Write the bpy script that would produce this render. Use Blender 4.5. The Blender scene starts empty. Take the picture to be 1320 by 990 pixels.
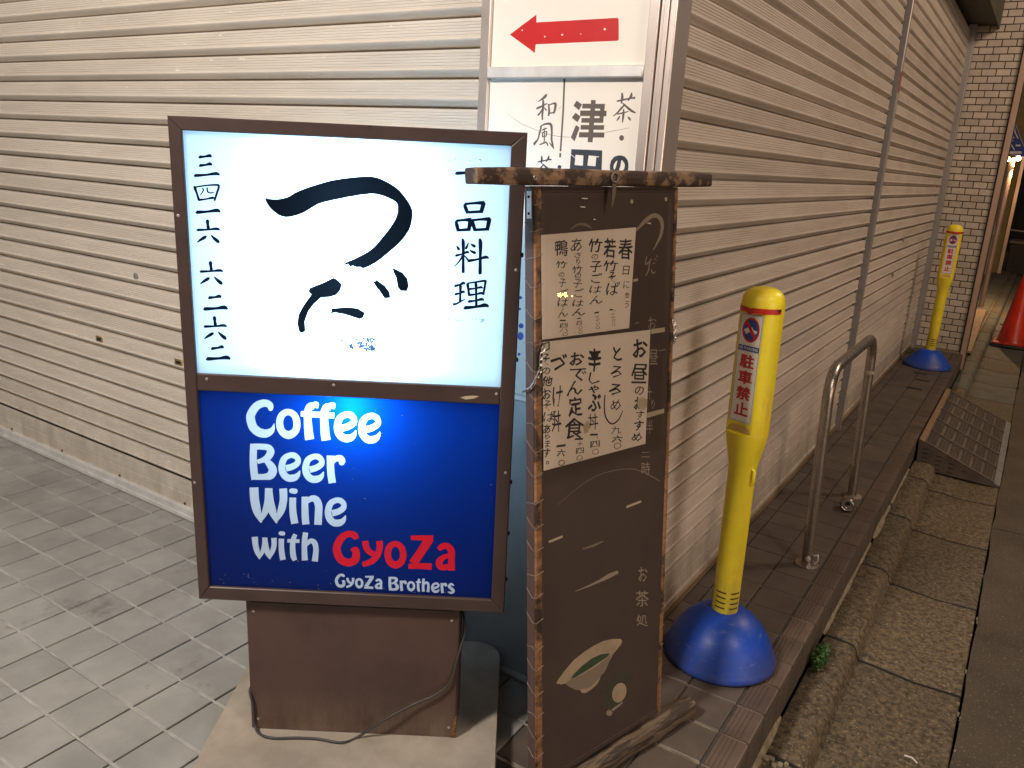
import bpy, math, random, time
from mathutils import Matrix, Vector
from mathutils.geometry import delaunay_2d_cdt
random.seed(7)
S = bpy.context.scene
COL = S.collection
R = math.radians

# ------------------------------------------------------------------ camera
F_PX, PITCH, ROLL, AZ = 1034.18, R(15.566), R(3.249), R(-32.429)
ca, sa, cp, sp, cr, sr = math.cos(AZ), math.sin(AZ), math.cos(PITCH), math.sin(PITCH), math.cos(ROLL), math.sin(ROLL)
Xv, Yv, Zv = Vector((ca, -sa, 0)), Vector((sa, ca, 0)), Vector((0, 0, 1))
U_ = Yv*sp + Zv*cp
FW = Yv*cp - Zv*sp
RT = Xv*cr + U_*sr
UP = -Xv*sr + U_*cr
EYE = Vector((0, 0, 1.5))
cam = bpy.data.cameras.new('camera')
camo = bpy.data.objects.new('camera', cam)
COL.objects.link(camo)
M = Matrix((RT, UP, -FW)).transposed().to_4x4()
M.translation = EYE
camo.matrix_world = M
cam.sensor_width = 36
cam.lens = 36*F_PX/1320
cam.clip_start = 0.02
cam.clip_end = 500
S.camera = camo

# ------------------------------------------------------------------ night sky and exposure
w = bpy.data.worlds.new('World')
S.world = w
w.use_nodes = True
bg = w.node_tree.nodes['Background']
bg.inputs[0].default_value = (1.0, 0.86, 0.72, 1)
bg.inputs[1].default_value = 0.075
S.view_settings.view_transform = 'Standard'
S.view_settings.look = 'None'
S.view_settings.exposure = 0
S.view_settings.gamma = 1
S.cycles.use_denoising = True
S.cycles.max_bounces = 8
S.cycles.sample_clamp_indirect = 6

LAMP_A = dict(loc=(-1.75, -1.7, 4.1), power=840, color=(0.99, 0.885, 0.80), size=0.28)    # white street lamp behind the camera
LAMP_B = dict(loc=(2.2, 6.0, 5.0), power=390, color=(1.0, 0.74, 0.54), size=0.45)        # warm street lamp across the lane
LAMP_FILL = dict(loc=(2.7, .3, 4.4), power=250, color=(1.0, 0.84, 0.73), size=0.5)           # warm fill lamp added on the right to brighten menu board and wall
LAMP_C = dict(loc=(3.5, 3.78, 1.03), power=5, color=(1.0, 0.38, 0.07), size=0.02)      # orange lantern across the lane
BOX_W = 15.0                                                                          # lamps inside the lightbox

# ------------------------------------------------------------------ helpers
def tag(o, label=None, cat=None, group=None, kind=None):
    if label: o['label'] = label
    if cat: o['category'] = cat
    if group: o['group'] = group
    if kind: o['kind'] = kind
    return o

def empty(name, loc=(0, 0, 0), label=None, cat=None, group=None, kind=None, mat=None):
    o = bpy.data.objects.new(name, None)
    COL.objects.link(o)
    o.empty_display_size = 0.1
    if mat is not None: o.matrix_world = mat
    else: o.location = loc
    return tag(o, label, cat, group, kind)

class MB:
    def __init__(s): s.v = []; s.f = []; s.m = []
    def add(s, vs, fs, mi=0):
        b = len(s.v)
        s.v += [tuple(v) for v in vs]
        s.f += [tuple(b+i for i in f) for f in fs]
        s.m += [mi]*len(fs)
        return s
    def box(s, x0, x1, y0, y1, z0, z1, mi=0, T=None):
        vs = [(x, y, z) for z in (z0, z1) for y in (y0, y1) for x in (x0, x1)]
        if T: vs = [T @ Vector(v) for v in vs]
        return s.add(vs, [(0, 2, 3, 1), (4, 5, 7, 6), (0, 1, 5, 4), (1, 3, 7, 5), (3, 2, 6, 7), (2, 0, 4, 6)], mi)
    def bbox(s, x0, x1, y0, y1, z0, z1, b=0.003, mi=0, T=None):
        # box with all edges bevelled (octagonal cross sections)
        vs = []
        idx = {}
        X = (x0, x1); Y = (y0, y1); Z = (z0, z1)
        fs = []
        for i in (0, 1):
            for j in (0, 1):
                for k in (0, 1):
                    sx, sy, sz = (1, -1)[i], (1, -1)[j], (1, -1)[k]
                    for ax in range(3):
                        p = [X[i], Y[j], Z[k]]
                        for a2, sg in enumerate((sx, sy, sz)):
                            if a2 != ax: p[a2] += sg*b
                        idx[(i, j, k, ax)] = len(vs)
                        vs.append(tuple(p))
        g = lambda i, j, k, a: idx[(i, j, k, a)]
        for i in (0, 1): fs.append([g(i, 0, 0, 0), g(i, 1, 0, 0), g(i, 1, 1, 0), g(i, 0, 1, 0)])
        for j in (0, 1): fs.append([g(0, j, 0, 1), g(1, j, 0, 1), g(1, j, 1, 1), g(0, j, 1, 1)])
        for k in (0, 1): fs.append([g(0, 0, k, 2), g(1, 0, k, 2), g(1, 1, k, 2), g(0, 1, k, 2)])
        for i in (0, 1):
            for j in (0, 1): fs.append([g(i, j, 0, 0), g(i, j, 1, 0), g(i, j, 1, 1), g(i, j, 0, 1)])
            for k in (0, 1): fs.append([g(i, 0, k, 0), g(i, 1, k, 0), g(i, 1, k, 2), g(i, 0, k, 2)])
        for j in (0, 1):
            for k in (0, 1): fs.append([g(0, j, k, 1), g(1, j, k, 1), g(1, j, k, 2), g(0, j, k, 2)])
        for i in (0, 1):
            for j in (0, 1):
                for k in (0, 1): fs.append([g(i, j, k, 0), g(i, j, k, 1), g(i, j, k, 2)])
        c = Vector(((x0+x1)/2, (y0+y1)/2, (z0+z1)/2))
        out = []
        for f in fs:
            P = [Vector(vs[q]) for q in f]
            n = (P[1]-P[0]).cross(P[2]-P[0])
            m = sum(P, Vector())/len(P) - c
            out.append(f if n.dot(m) > 0 else f[::-1])
        if T: vs = [T @ Vector(v) for v in vs]
        return s.add(vs, out, mi)
    def lathe(s, prof, seg=32, c=(0, 0), mi=0, cap=True, fn=None):
        vs = []
        for r, z in prof:
            for k in range(seg):
                a = 2*math.pi*k/seg
                p = Vector((r*math.cos(a), r*math.sin(a), z))
                if fn: p = fn(p)
                vs.append((p.x+c[0], p.y+c[1], p.z))
        fs = []
        for i in range(len(prof)-1):
            for k in range(seg):
                a, b = i*seg+k, i*seg+(k+1) % seg
                fs.append((a, b, b+seg, a+seg))
        if cap:
            fs.append(tuple(range(seg))[::-1])
            fs.append(tuple((len(prof)-1)*seg+k for k in range(seg)))
        return s.add(vs, fs, mi)
    def tube(s, pts, r, seg=10, mi=0, closed=False, rr=None):
        P = [Vector(p) for p in pts]
        n = len(P)
        vs = []
        prev = None
        for i in range(n):
            if closed: t = P[(i+1) % n]-P[i-1]
            else: t = P[min(i+1, n-1)]-P[max(i-1, 0)]
            t.normalize()
            if prev is None:
                a = Vector((0, 0, 1)) if abs(t.z) < .9 else Vector((1, 0, 0))
                u = t.cross(a).normalized()
            else:
                u = (prev - t*prev.dot(t)).normalized()
            prev = u
            v = t.cross(u)
            rad = rr[i] if rr else r
            for k in range(seg):
                q = 2*math.pi*k/seg
                vs.append(P[i]+u*rad*math.cos(q)+v*rad*math.sin(q))
        fs = []
        m = n if closed else n-1
        for i in range(m):
            for k in range(seg):
                a, b = i*seg+k, i*seg+(k+1) % seg
                j = ((i+1) % n)*seg
                fs.append((a, b, j+(k+1) % seg, j+k))
        if not closed:
            fs.append(tuple(range(seg))[::-1])
            fs.append(tuple((n-1)*seg+k for k in range(seg)))
        return s.add(vs, fs, mi)
    def extrude(s, prof, a0, a1, axis='x', mi=0, close=False, capends=False):
        # prof: list of (p,q) in the two other axes; swept along axis
        def pt(a, p, q): return {'x': (a, p, q), 'y': (p, a, q), 'z': (p, q, a)}[axis]
        n = len(prof)
        vs = [pt(a0, *p) for p in prof]+[pt(a1, *p) for p in prof]
        fs = []
        for i in range(n if close else n-1):
            j = (i+1) % n
            fs.append((i, j, n+j, n+i))
        if capends: fs += [tuple(range(n))[::-1], tuple(range(n, 2*n))]
        return s.add(vs, fs, mi)
    def mesh(s, name, mats, smooth=None):
        me = bpy.data.meshes.new(name)
        me.from_pydata(s.v, [], s.f)
        for m in mats: me.materials.append(m)
        if any(s.m): me.polygons.foreach_set('material_index', s.m)
        if smooth is not None:
            me.polygons.foreach_set('use_smooth', [True]*len(me.polygons))
            me.set_sharp_from_angle(angle=R(smooth))
        me.validate()
        return me
    def build(s, name, mats, parent=None, smooth=None, loc=None):
        if not isinstance(mats, (list, tuple)): mats = [mats]
        o = bpy.data.objects.new(name, s.mesh(name, mats, smooth))
        COL.objects.link(o)
        if parent: o.parent = parent
        if loc: o.location = loc
        return o

def inst(name, me, parent, loc=(0, 0, 0), rot=None, scale=None):
    o = bpy.data.objects.new(name, me)
    COL.objects.link(o)
    o.parent = parent
    o.location = loc
    if rot: o.rotation_euler = rot
    if scale: o.scale = scale
    return o

# ------------------------------------------------------------------ materials
def new_mat(name):
    m = bpy.data.materials.new(name)
    m.use_nodes = True
    nt = m.node_tree
    return m, nt, nt.nodes['Principled BSDF']

def ramp(nt, fac, stops):
    r = nt.nodes.new('ShaderNodeValToRGB')
    e = r.color_ramp.elements
    while len(e) < len(stops): e.new(0.5)
    for i, (p, c) in enumerate(stops):
        e[i].position = p
        e[i].color = (*c, 1) if len(c) == 3 else c
    nt.links.new(fac, r.inputs[0])
    return r.outputs[0]

def noise(nt, scale, detail=4, rough=.6, mscale=(1, 1, 1), co='pos'):
    n = nt.nodes.new('ShaderNodeTexNoise')
    n.inputs['Scale'].default_value = scale
    n.inputs['Detail'].default_value = detail
    n.inputs['Roughness'].default_value = rough
    mp = nt.nodes.new('ShaderNodeMapping')
    mp.inputs['Scale'].default_value = mscale
    if co == 'pos':
        g = nt.nodes.new('ShaderNodeNewGeometry').outputs['Position']
    else:
        g = nt.nodes.new('ShaderNodeTexCoord').outputs['Object']
    nt.links.new(g, mp.inputs[0])
    nt.links.new(mp.outputs[0], n.inputs[0])
    return n.outputs[0]

def mix(nt, fac, a, b, mode='MIX'):
    m = nt.nodes.new('ShaderNodeMix')
    m.data_type = 'RGBA'
    m.blend_type = mode
    for k, v in ((0, fac), (6, a), (7, b)):
        if isinstance(v, (int, float)): m.inputs[k].default_value = v
        elif isinstance(v, tuple): m.inputs[k].default_value = (*v, 1) if len(v) == 3 else v
        else: nt.links.new(v, m.inputs[k])
    return m.outputs[2]

def bump(nt, bs, h, strength=.3, dist=.002):
    b = nt.nodes.new('ShaderNodeBump')
    b.inputs['Strength'].default_value = strength
    b.inputs['Distance'].default_value = dist
    nt.links.new(h, b.inputs['Height'])
    nt.links.new(b.outputs[0], bs.inputs['Normal'])

def pm(name, c1, c2=None, rough=.6, metal=0, scale=6, mscale=(1, 1, 1), detail=5, lo=.35, hi=.65, bscale=None, bstr=.25, bdist=.002,
       rand=0, coat=0, spec=.5, flecks=None, co='pos', rough2=None, zd=None, scuff=None):
    m, nt, b = new_mat(name)
    c2 = c2 or tuple(x*.75 for x in c1)
    f = noise(nt, scale, detail, .62, mscale, co)
    col = ramp(nt, f, [(lo, c1), (hi, c2)])
    if flecks:
        fs, thr, fc, fm = flecks
        f2 = noise(nt, fs, 3, .7, fm, co)
        k = ramp(nt, f2, [(thr, (0, 0, 0)), (thr+.06, (1, 1, 1))])
        col = mix(nt, k, col, fc)
    if scuff:      # (scale, threshold, colour, mapping): long thin scratches or drips
        ss, thr, fc, fm = scuff
        k = ramp(nt, noise(nt, ss, 5, .75, fm, co), [(thr, (0, 0, 0)), (thr+.10, (.75, .75, .75))])
        col = mix(nt, k, col, fc)
    if zd:         # (height where the splash dirt ends, height where it is densest, colour)
        sx = nt.nodes.new('ShaderNodeSeparateXYZ')
        nt.links.new(nt.nodes.new('ShaderNodeNewGeometry').outputs['Position'], sx.inputs[0])
        mr = nt.nodes.new('ShaderNodeMapRange')
        mr.inputs[1].default_value, mr.inputs[2].default_value = zd[0], zd[1]
        nt.links.new(sx.outputs[2], mr.inputs[0])
        nz = ramp(nt, noise(nt, 16, 6, .75, (1, 1, .35), co), [(.35, (0, 0, 0)), (.7, (1, 1, 1))])
        k = mix(nt, 1.0, mr.outputs[0], nz, 'MULTIPLY')
        col = mix(nt, k, col, zd[2])
    if rand:
        oi = nt.nodes.new('ShaderNodeObjectInfo').outputs['Random']
        rr = ramp(nt, oi, [(0, (1-rand,)*3), (1, (1+rand*.6,)*3)])
        col = mix(nt, 1.0, col, rr, 'MULTIPLY')
    nt.links.new(col, b.inputs['Base Color'])
    b.inputs['Roughness'].default_value = rough
    if rough2 is not None:
        rv = ramp(nt, f, [(lo, (rough,)*3), (hi, (rough2,)*3)])
        nt.links.new(rv, b.inputs['Roughness'])
    b.inputs['Metallic'].default_value = metal
    b.inputs['Coat Weight'].default_value = coat
    b.inputs['Specular IOR Level'].default_value = spec
    if bscale:
        bump(nt, b, noise(nt, bscale, 4, .6, mscale, co), bstr, bdist)
    return m

def flat(name, c, rough=.6, metal=0, spec=.5):
    m, nt, b = new_mat(name)
    b.inputs['Base Color'].default_value = (*c, 1)
    b.inputs['Roughness'].default_value = rough
    b.inputs['Metallic'].default_value = metal
    b.inputs['Specular IOR Level'].default_value = spec
    return m

def emis(name, c, s):
    m, nt, b = new_mat(name)
    b.inputs['Base Color'].default_value = (*c, 1)
    b.inputs['Emission Color'].default_value = (*c, 1)
    b.inputs['Emission Strength'].default_value = s
    return m

def backlit(name, trans, diff, fac=.6, rough=.22, dirt=False):
    # translucent sheet of acrylic: lets the lamp behind it through, has a glossy front
    m = bpy.data.materials.new(name)
    m.use_nodes = True
    nt = m.node_tree
    nt.nodes.clear()
    out = nt.nodes.new('ShaderNodeOutputMaterial')
    t = nt.nodes.new('ShaderNodeBsdfTranslucent')
    t.inputs[0].default_value = (*trans, 1)
    d = nt.nodes.new('ShaderNodeBsdfPrincipled')
    d.inputs['Base Color'].default_value = (*diff, 1)
    d.inputs['Roughness'].default_value = rough
    if dirt:
        f = noise(nt, 9, 4, .6)
        nt.links.new(ramp(nt, f, [(.3, diff), (.75, tuple(x*.8 for x in diff))]), d.inputs['Base Color'])
    mx = nt.nodes.new('ShaderNodeMixShader')
    mx.inputs[0].default_value = fac
    nt.links.new(d.outputs[0], mx.inputs[1])
    nt.links.new(t.outputs[0], mx.inputs[2])
    nt.links.new(mx.outputs[0], out.inputs[0])
    return m

def wood_worn(name, dark, light, scale=14, thr=.5, ms=(1, 1, 1), rough=.75):
    m, nt, b = new_mat(name)
    f = noise(nt, scale, 6, .65, ms, 'obj')
    g = noise(nt, scale*5, 4, .6, (ms[0]*.2, ms[1], ms[2]*2), 'obj')
    base = ramp(nt, g, [(.3, light), (.7, tuple(x*.55 for x in light))])
    k = ramp(nt, f, [(thr-.04, (0, 0, 0)), (thr+.04, (1, 1, 1))])
    nt.links.new(mix(nt, k, base, dark), b.inputs['Base Color'])
    b.inputs['Roughness'].default_value = rough
    bump(nt, b, g, .5, .002)
    return m

MT = {}
sl_l = dict(rough=.42, rough2=.6, detail=6, lo=.38, hi=.7, bscale=60, bstr=.08, bdist=.0006)
MT['shut_l'] = pm('cream_shutter_paint', (.60, .545, .47), (.50, .45, .385), scale=2.2, mscale=(1, 1, 9),
                  flecks=(9, .69, (.82, .80, .74), (1, 1, 7)), rand=.07, zd=(.42, .0, (.30, .25, .19)), **sl_l)
MT['shut_r'] = pm('taupe_shutter_paint', (.56, .50, .435), (.44, .385, .325), scale=2.0, mscale=(1, 1, 8),
                  flecks=(8, .70, (.28, .235, .19), (1, 1, 5)), rand=.08, zd=(.40, .0, (.20, .165, .125)), **sl_l)
MT['alu'] = pm('aluminium_bar', (.78, .77, .75), (.62, .61, .59), rough=.38, metal=.35, scale=12, mscale=(1, 1, 1), bscale=80, bstr=.1)
MT['alu_grey'] = pm('grey_guide_rail', (.36, .34, .33), (.27, .25, .24), rough=.45, metal=.3, scale=4, mscale=(1, 1, .4))
MT['steel'] = pm('brushed_stainless', (.74, .66, .61), (.66, .585, .54), rough=.27, metal=.72, scale=3, mscale=(1, 1, 1.5), rough2=.36)
MT['pipe'] = pm('stainless_pipe', (.50, .455, .41), (.34, .31, .28), rough=.22, metal=.95, scale=22, mscale=(3, 3, .6), rough2=.42, bscale=140, bstr=.08)
MT['sill'] = pm('brown_sill', (.26, .185, .11), (.15, .105, .065), rough=.5, metal=.3, scale=7, mscale=(1, .4, 1))
MT['black_gap'] = flat('dark_gap', (.012, .011, .01), .9)
MT['tile_l'] = pm('grey_floor_tile', (.335, .332, .312), (.255, .252, .236), rough=.48, scale=5, bscale=120, bstr=.22, bdist=.0015, rand=.10,
                  flecks=(26, .70, (.36, .35, .33), (1, 1, 1)), rough2=.62, spec=.45, scuff=(3.5, .60, (.16, .155, .14), (1, 1, 1)))
MT['tile_r'] = pm('dark_brown_tile', (.112, .088, .071), (.078, .061, .049), rough=.46, scale=6, bscale=120, bstr=.2, bdist=.0015, rand=.16, rough2=.6, scuff=(4, .58, (.075, .06, .048), (1, 1, 1)))
MT['nosing'] = pm('ribbed_nosing_tile', (.128, .092, .072), (.090, .064, .051), rough=.48, scale=9, bscale=90, bstr=.2, rand=.16)
MT['grout'] = pm('lime_grout', (.44, .43, .40), (.25, .243, .228), rough=.9, scale=18, lo=.3, hi=.7, bscale=90, bstr=.5)
MT['grout_r'] = pm('dirty_grout', (.26, .215, .155), (.11, .09, .065), rough=.9, scale=11, lo=.4, hi=.6, bscale=90, bstr=.5)
MT['bed'] = pm('dark_joint', (.075, .07, .062), (.045, .042, .038), rough=.95, scale=30)
MT['gutter'] = pm('washed_concrete', (.165, .128, .078), (.048, .037, .023), rough=.8, scale=52, detail=10, lo=.38, hi=.62, bscale=150, bstr=.6, bdist=.002,
                  rand=.16, flecks=(100, .60, (.34, .265, .155), (1, 1, 1)))
MT['gutter_smooth'] = pm('trowelled_concrete', (.17, .135, .095), (.115, .09, .062), rough=.85, scale=12, bscale=150, bstr=.4, rand=.12)
MT['slab_a'] = pm('grey_slab', (.13, .125, .095), (.09, .086, .068), rough=.8, scale=9, bscale=130, bstr=.4, rand=.15)
MT['asphalt'] = pm('asphalt', (.088, .068, .046), (.054, .042, .029), rough=.82, scale=3, bscale=190, bstr=.9, bdist=.004,
                   flecks=(120, .60, (.20, .155, .10), (1, 1, 1)))
MT['ground'] = pm('bare_ground', (.05, .045, .038), rough=.9, scale=3, bscale=40)
MT['mortar'] = pm('pale_mortar', (.30, .255, .18), (.17, .14, .095), rough=.9, scale=25, bscale=80, bstr=.8)
MT['brick'] = pm('glazed_beige_brick', (.54, .475, .40), (.45, .39, .325), rough=.4, scale=10, bscale=60, bstr=.12, rand=.17)
MT['brick_joint'] = flat('brick_joint', (.105, .085, .065), .95)
MT['brown'] = pm('brown_enamel', (.062, .040, .035), (.048, .031, .028), rough=.42, scale=8, bscale=160, bstr=.12, bdist=.0006,
                 flecks=(20, .735, (.015, .013, .013), (1, 1, 1)), spec=.35)
MT['brown_ped'] = pm('brown_pedestal_paint', (.074, .041, .032), (.050, .029, .024), rough=.5, scale=5, bscale=120, bstr=.1, flecks=(60, .74, (.22, .15, .11), (1, 1, 1)), scuff=(9, .60, (.045, .028, .024), (1, 1, .5)), zd=(.20, .06, (.15, .105, .07)), rough2=.65)
MT['rust'] = pm('rust', (.19, .085, .03), (.05, .028, .018), rough=.9, scale=60, bscale=120, bstr=.8)
MT['plate'] = pm('dusty_steel_plate', (.38, .335, .275), (.27, .235, .19), rough=.6, scale=7, bscale=140, bstr=.3, flecks=(42, .73, (.32, .28, .22), (1, 1, 1)))
MT['white_box'] = flat('grey_interior', (.42, .42, .43), .7)
MT['b_white'] = backlit('backlit_white_acrylic', (.46, .70, .93), (.56, .62, .68), .72, dirt=False)
MT['b_ink'] = backlit('black_paint_on_acrylic', (.0007, .0016, .003), (.010, .012, .016), .8)
MT['b_navy'] = backlit('navy_paint_on_acrylic', (.0015, .004, .010), (.010, .016, .035), .8)
MT['b_speck'] = backlit('thin_blue_ink', (.0035, .008, .020), (.10, .17, .34), .7)
MT['b_blue'] = backlit('backlit_blue_acrylic', (.0001, .017, .155), (.006, .007, .026), .75)
MT['b_let'] = backlit('backlit_white_lettering', (.30, .50, .66), (.60, .62, .68), .5)
MT['b_red'] = backlit('red_lettering', (.22, .001, .01), (.70, .010, .035), .3)
MT['p_white'] = pm('white_sign_face', (.80, .755, .68), (.76, .71, .635), rough=.28, scale=2.5, spec=.4)
MT['p_ink'] = pm('faded_brown_lettering', (.115, .085, .065), (.085, .065, .052), rough=.5, scale=20)
MT['p_navy'] = pm('navy_black_lettering', (.014, .018, .028), (.03, .03, .038), rough=.5, scale=20)
MT['p_red'] = pm('red_arrow_vinyl', (.52, .016, .018), (.46, .012, .014), rough=.35, scale=8)
MT['plinth'] = pm('dark_plinth_cladding', (.34, .35, .34), (.25, .26, .255), rough=.26, scale=2.4, bscale=20, bstr=.05, rough2=.35)
MT['bd_panel'] = pm('dark_brown_board', (.066, .045, .038), (.054, .038, .033), rough=.55, scale=4, bscale=100, bstr=.1, flecks=(48, .78, (.13, .10, .075), (1, 1, 1)))
MT['bd_wrap'] = pm('brown_board_edge', (.085, .05, .042), (.066, .04, .035), rough=.6, scale=9, bscale=60)
MT['bd_worn'] = wood_worn('worn_orange_wood', (.035, .02, .014), (.34, .17, .075), 9, .52, (1, 1, .9))
MT['bd_bar'] = wood_worn('scorched_top_bar', (.035, .018, .012), (.27, .165, .09), 13, .47, (1.3, 1, 1.4))
MT['driftwood'] = wood_worn('weathered_log', (.04, .028, .02), (.17, .12, .08), 26, .52, (.35, 2.2, 2.2))
MT['wire'] = flat('pale_binding_wire', (.22, .165, .125), .6)
MT['paper'] = pm('tan_paper', (.66, .575, .48), (.59, .51, .42), rough=.85, scale=5)
MT['ink'] = flat('brush_ink', (.018, .016, .018), .7)
MT['ink_soft'] = flat('dry_brush_ink', (.12, .095, .075), .8)
MT['chalk'] = flat('cream_paint', (.27, .22, .165), .8)
MT['chalk2'] = flat('faint_cream_paint', (.17, .13, .10), .8)
MT['tape'] = flat('old_tape', (.42, .35, .25), .6)
MT['cup'] = pm('painted_bowl', (.40, .31, .21), (.31, .24, .16), rough=.8, scale=22)
MT['cup_sh'] = flat('painted_bowl_side', (.21, .17, .125), .8)
MT['tea'] = flat('painted_green_tea', (.028, .062, .026), .7)
MT['moss'] = flat('faded_green_paint', (.045, .045, .028), .8)
MT['chain'] = flat('zinc_chain', (.62, .6, .57), .3, 1)
MT['yellow'] = pm('yellow_plastic', (.88, .74, .03), (.80, .62, .03), rough=.34, scale=9, bscale=40, bstr=.06, flecks=(34, .70, (.50, .36, .10), (1, 1, .3)), scuff=(14, .60, (.58, .43, .12), (1, 1, .2)), zd=(.42, .14, (.30, .22, .08)), rough2=.5)
MT['yellow_d'] = pm('dusty_yellow_plastic', (.62, .42, .10), (.5, .34, .11), rough=.6, scale=18)
MT['redband'] = flat('red_band', (.50, .02, .012), .4)
MT['bluebase'] = pm('blue_rubber_base', (.006, .065, .46), (.006, .05, .36), rough=.33, scale=9, bscale=50, bstr=.14, rough2=.52, flecks=(46, .68, (.07, .13, .36), (1, 1, 4)), scuff=(22, .57, (.09, .14, .34), (1, 1, 5)), zd=(.10, .0, (.07, .075, .12)))
MT['st_white'] = flat('sticker_white', (.74, .68, .60), .4)
MT['st_red'] = flat('sticker_red', (.50, .012, .02), .4)
MT['st_blue'] = flat('sticker_blue', (.015, .05, .26), .4)
MT['st_line'] = flat('sticker_border', (.05, .05, .07), .4)
MT['ramp'] = pm('brown_rubber_ramp', (.135, .108, .085), (.095, .075, .058), rough=.6, scale=12, bscale=90, bstr=.3)
MT['ramp_dk'] = pm('dark_ramp_tread', (.085, .062, .05), (.055, .042, .034), rough=.6, scale=16, bscale=120, bstr=.5)
MT['ramp_edge'] = pm('worn_ramp_edge', (.30, .20, .11), (.2, .14, .085), rough=.5, scale=14)
MT['ramp_grey'] = pm('grey_ramp_lip', (.23, .23, .22), (.16, .16, .15), rough=.5, scale=14)
MT['can'] = flat('can_metal', (.75, .70, .64), .3, 1)
MT['can_print'] = pm('can_print', (.26, .22, .19), (.12, .09, .08), rough=.3, metal=.6, scale=30)
MT['leaf'] = pm('weed_leaf', (.045, .115, .02), (.03, .07, .014), rough=.6, scale=30)
MT['cone'] = pm('red_cone_plastic', (.78, .045, .014), (.64, .03, .012), rough=.3, scale=9, scuff=(9, .6, (.30, .03, .02), (1, 1, .4)), zd=(.1, -.15, (.16, .03, .02)))
MT['cone_b'] = flat('black_rubber', (.02, .018, .017), .6)
MT['beam'] = pm('dark_green_beam', (.075, .068, .045), (.05, .045, .03), rough=.7, scale=4)
MT['copper'] = pm('copper_trim', (.62, .44, .35), (.48, .34, .27), rough=.35, metal=.35, scale=5, mscale=(1, 1, .4))
MT['render_w'] = pm('painted_render', (.20, .165, .125), (.15, .125, .095), rough=.85, scale=2, bscale=50)
MT['plank'] = wood_worn('old_plank', (.12, .08, .05), (.36, .24, .13), 8, .62, (4, .5, 1))
MT['olive'] = pm('olive_wall', (.30, .23, .10), (.2, .155, .07), rough=.8, scale=3, bscale=40)
MT['gate'] = pm('galvanised_gate', (.42, .36, .26), (.3, .25, .18), rough=.45, metal=.4, scale=12)
MT['dark_far'] = pm('dark_far_wall', (.05, .042, .034), (.035, .03, .025), rough=.85, scale=2)
MT['brass'] = flat('brass_plate', (.62, .46, .24), .35, .8)
MT['cable'] = flat('grey_cable', (.04, .036, .033), .5)
MT['redtape'] = flat('red_tape', (.33, .07, .05), .6)

# ------------------------------------------------------------------ tracing: photograph point -> point on a surface of the place
def ray(px, py): return RT*((px-660)/F_PX) - UP*((py-495)/F_PX) + FW
def frame_mat(x, y, z, yaw, lean=0, roll=0):
    u = Vector((math.cos(yaw), math.sin(yaw), 0)); n = Vector((math.sin(yaw), -math.cos(yaw), 0)); wz = Vector((0, 0, 1))
    w2 = wz*math.cos(lean)-n*math.sin(lean); n2 = n*math.cos(lean)+wz*math.sin(lean)
    u2 = u*math.cos(roll)+w2*math.sin(roll); w3 = -u*math.sin(roll)+w2*math.cos(roll)
    m = Matrix((u2, -n2, w3)).transposed().to_4x4()
    m.translation = Vector((x, y, z))
    return m
def on(mat, px, py, yoff=0.0):
    inv = mat.inverted()
    o = inv @ EYE; d = inv.to_3x3() @ ray(px, py)
    t = (yoff-o.y)/d.y
    p = o+d*t
    return (p.x, p.z)
def on_z(px, py, z):
    d = ray(px, py); t = (z-EYE.z)/d.z
    return EYE+d*t

# ------------------------------------------------------------------ brush strokes and lettering
def spline(pts, n=5, closed=False):
    out = []
    N = len(pts)
    m = N if closed else N-1
    for i in range(m):
        if closed: p0, p1, p2, p3 = pts[i-1], pts[i], pts[(i+1) % N], pts[(i+2) % N]
        else: p0, p1, p2, p3 = pts[max(i-1, 0)], pts[i], pts[i+1], pts[min(i+2, N-1)]
        for k in range(n):
            t = k/n
            out.append(tuple(.5*((2*b)+(-a+c)*t+(2*a-5*b+4*c-d)*t*t+(-a+3*b-3*c+d)*t**3) for a, b, c, d in zip(p0, p1, p2, p3)))
    if not closed: out.append(tuple(pts[-1]))
    return out
def stroke(pts, closed=False, n=5, cap=0.0):
    """pts (x,y,width) -> triangles"""
    P = spline(pts, n, closed)
    L = []
    N = len(P)
    for i in range(N):
        a = P[i-1] if (closed or i > 0) else P[0]
        b = P[(i+1) % N] if (closed or i < N-1) else P[-1]
        dx, dy = b[0]-a[0], b[1]-a[1]
        l = math.hypot(dx, dy) or 1
        nx, ny = -dy/l, dx/l
        h = max(P[i][2], .01)/2
        L.append(((P[i][0]+nx*h, P[i][1]+ny*h), (P[i][0]-nx*h, P[i][1]-ny*h)))
    T = []
    for i in range(N if closed else N-1):
        j = (i+1) % N
        T.append((L[i][0], L[i][1], L[j][1])); T.append((L[i][0], L[j][1], L[j][0]))
    if cap and not closed:
        for e, s_ in ((0, 1), (N-1, -1)):
            c = P[e]; r = c[2]/2
            q = [(c[0]+r*math.cos(k*math.pi/4), c[1]+r*math.sin(k*math.pi/4)) for k in range(8)]
            for k in range(8): T.append(((c[0], c[1]), q[k], q[(k+1) % 8]))
    return T
def polytris(poly):
    from mathutils.geometry import tessellate_polygon
    v = [Vector((x, y, 0)) for x, y in poly]
    return [tuple((poly[i][0], poly[i][1]) for i in t) for t in tessellate_polygon([v])]
_gc = {}
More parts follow.
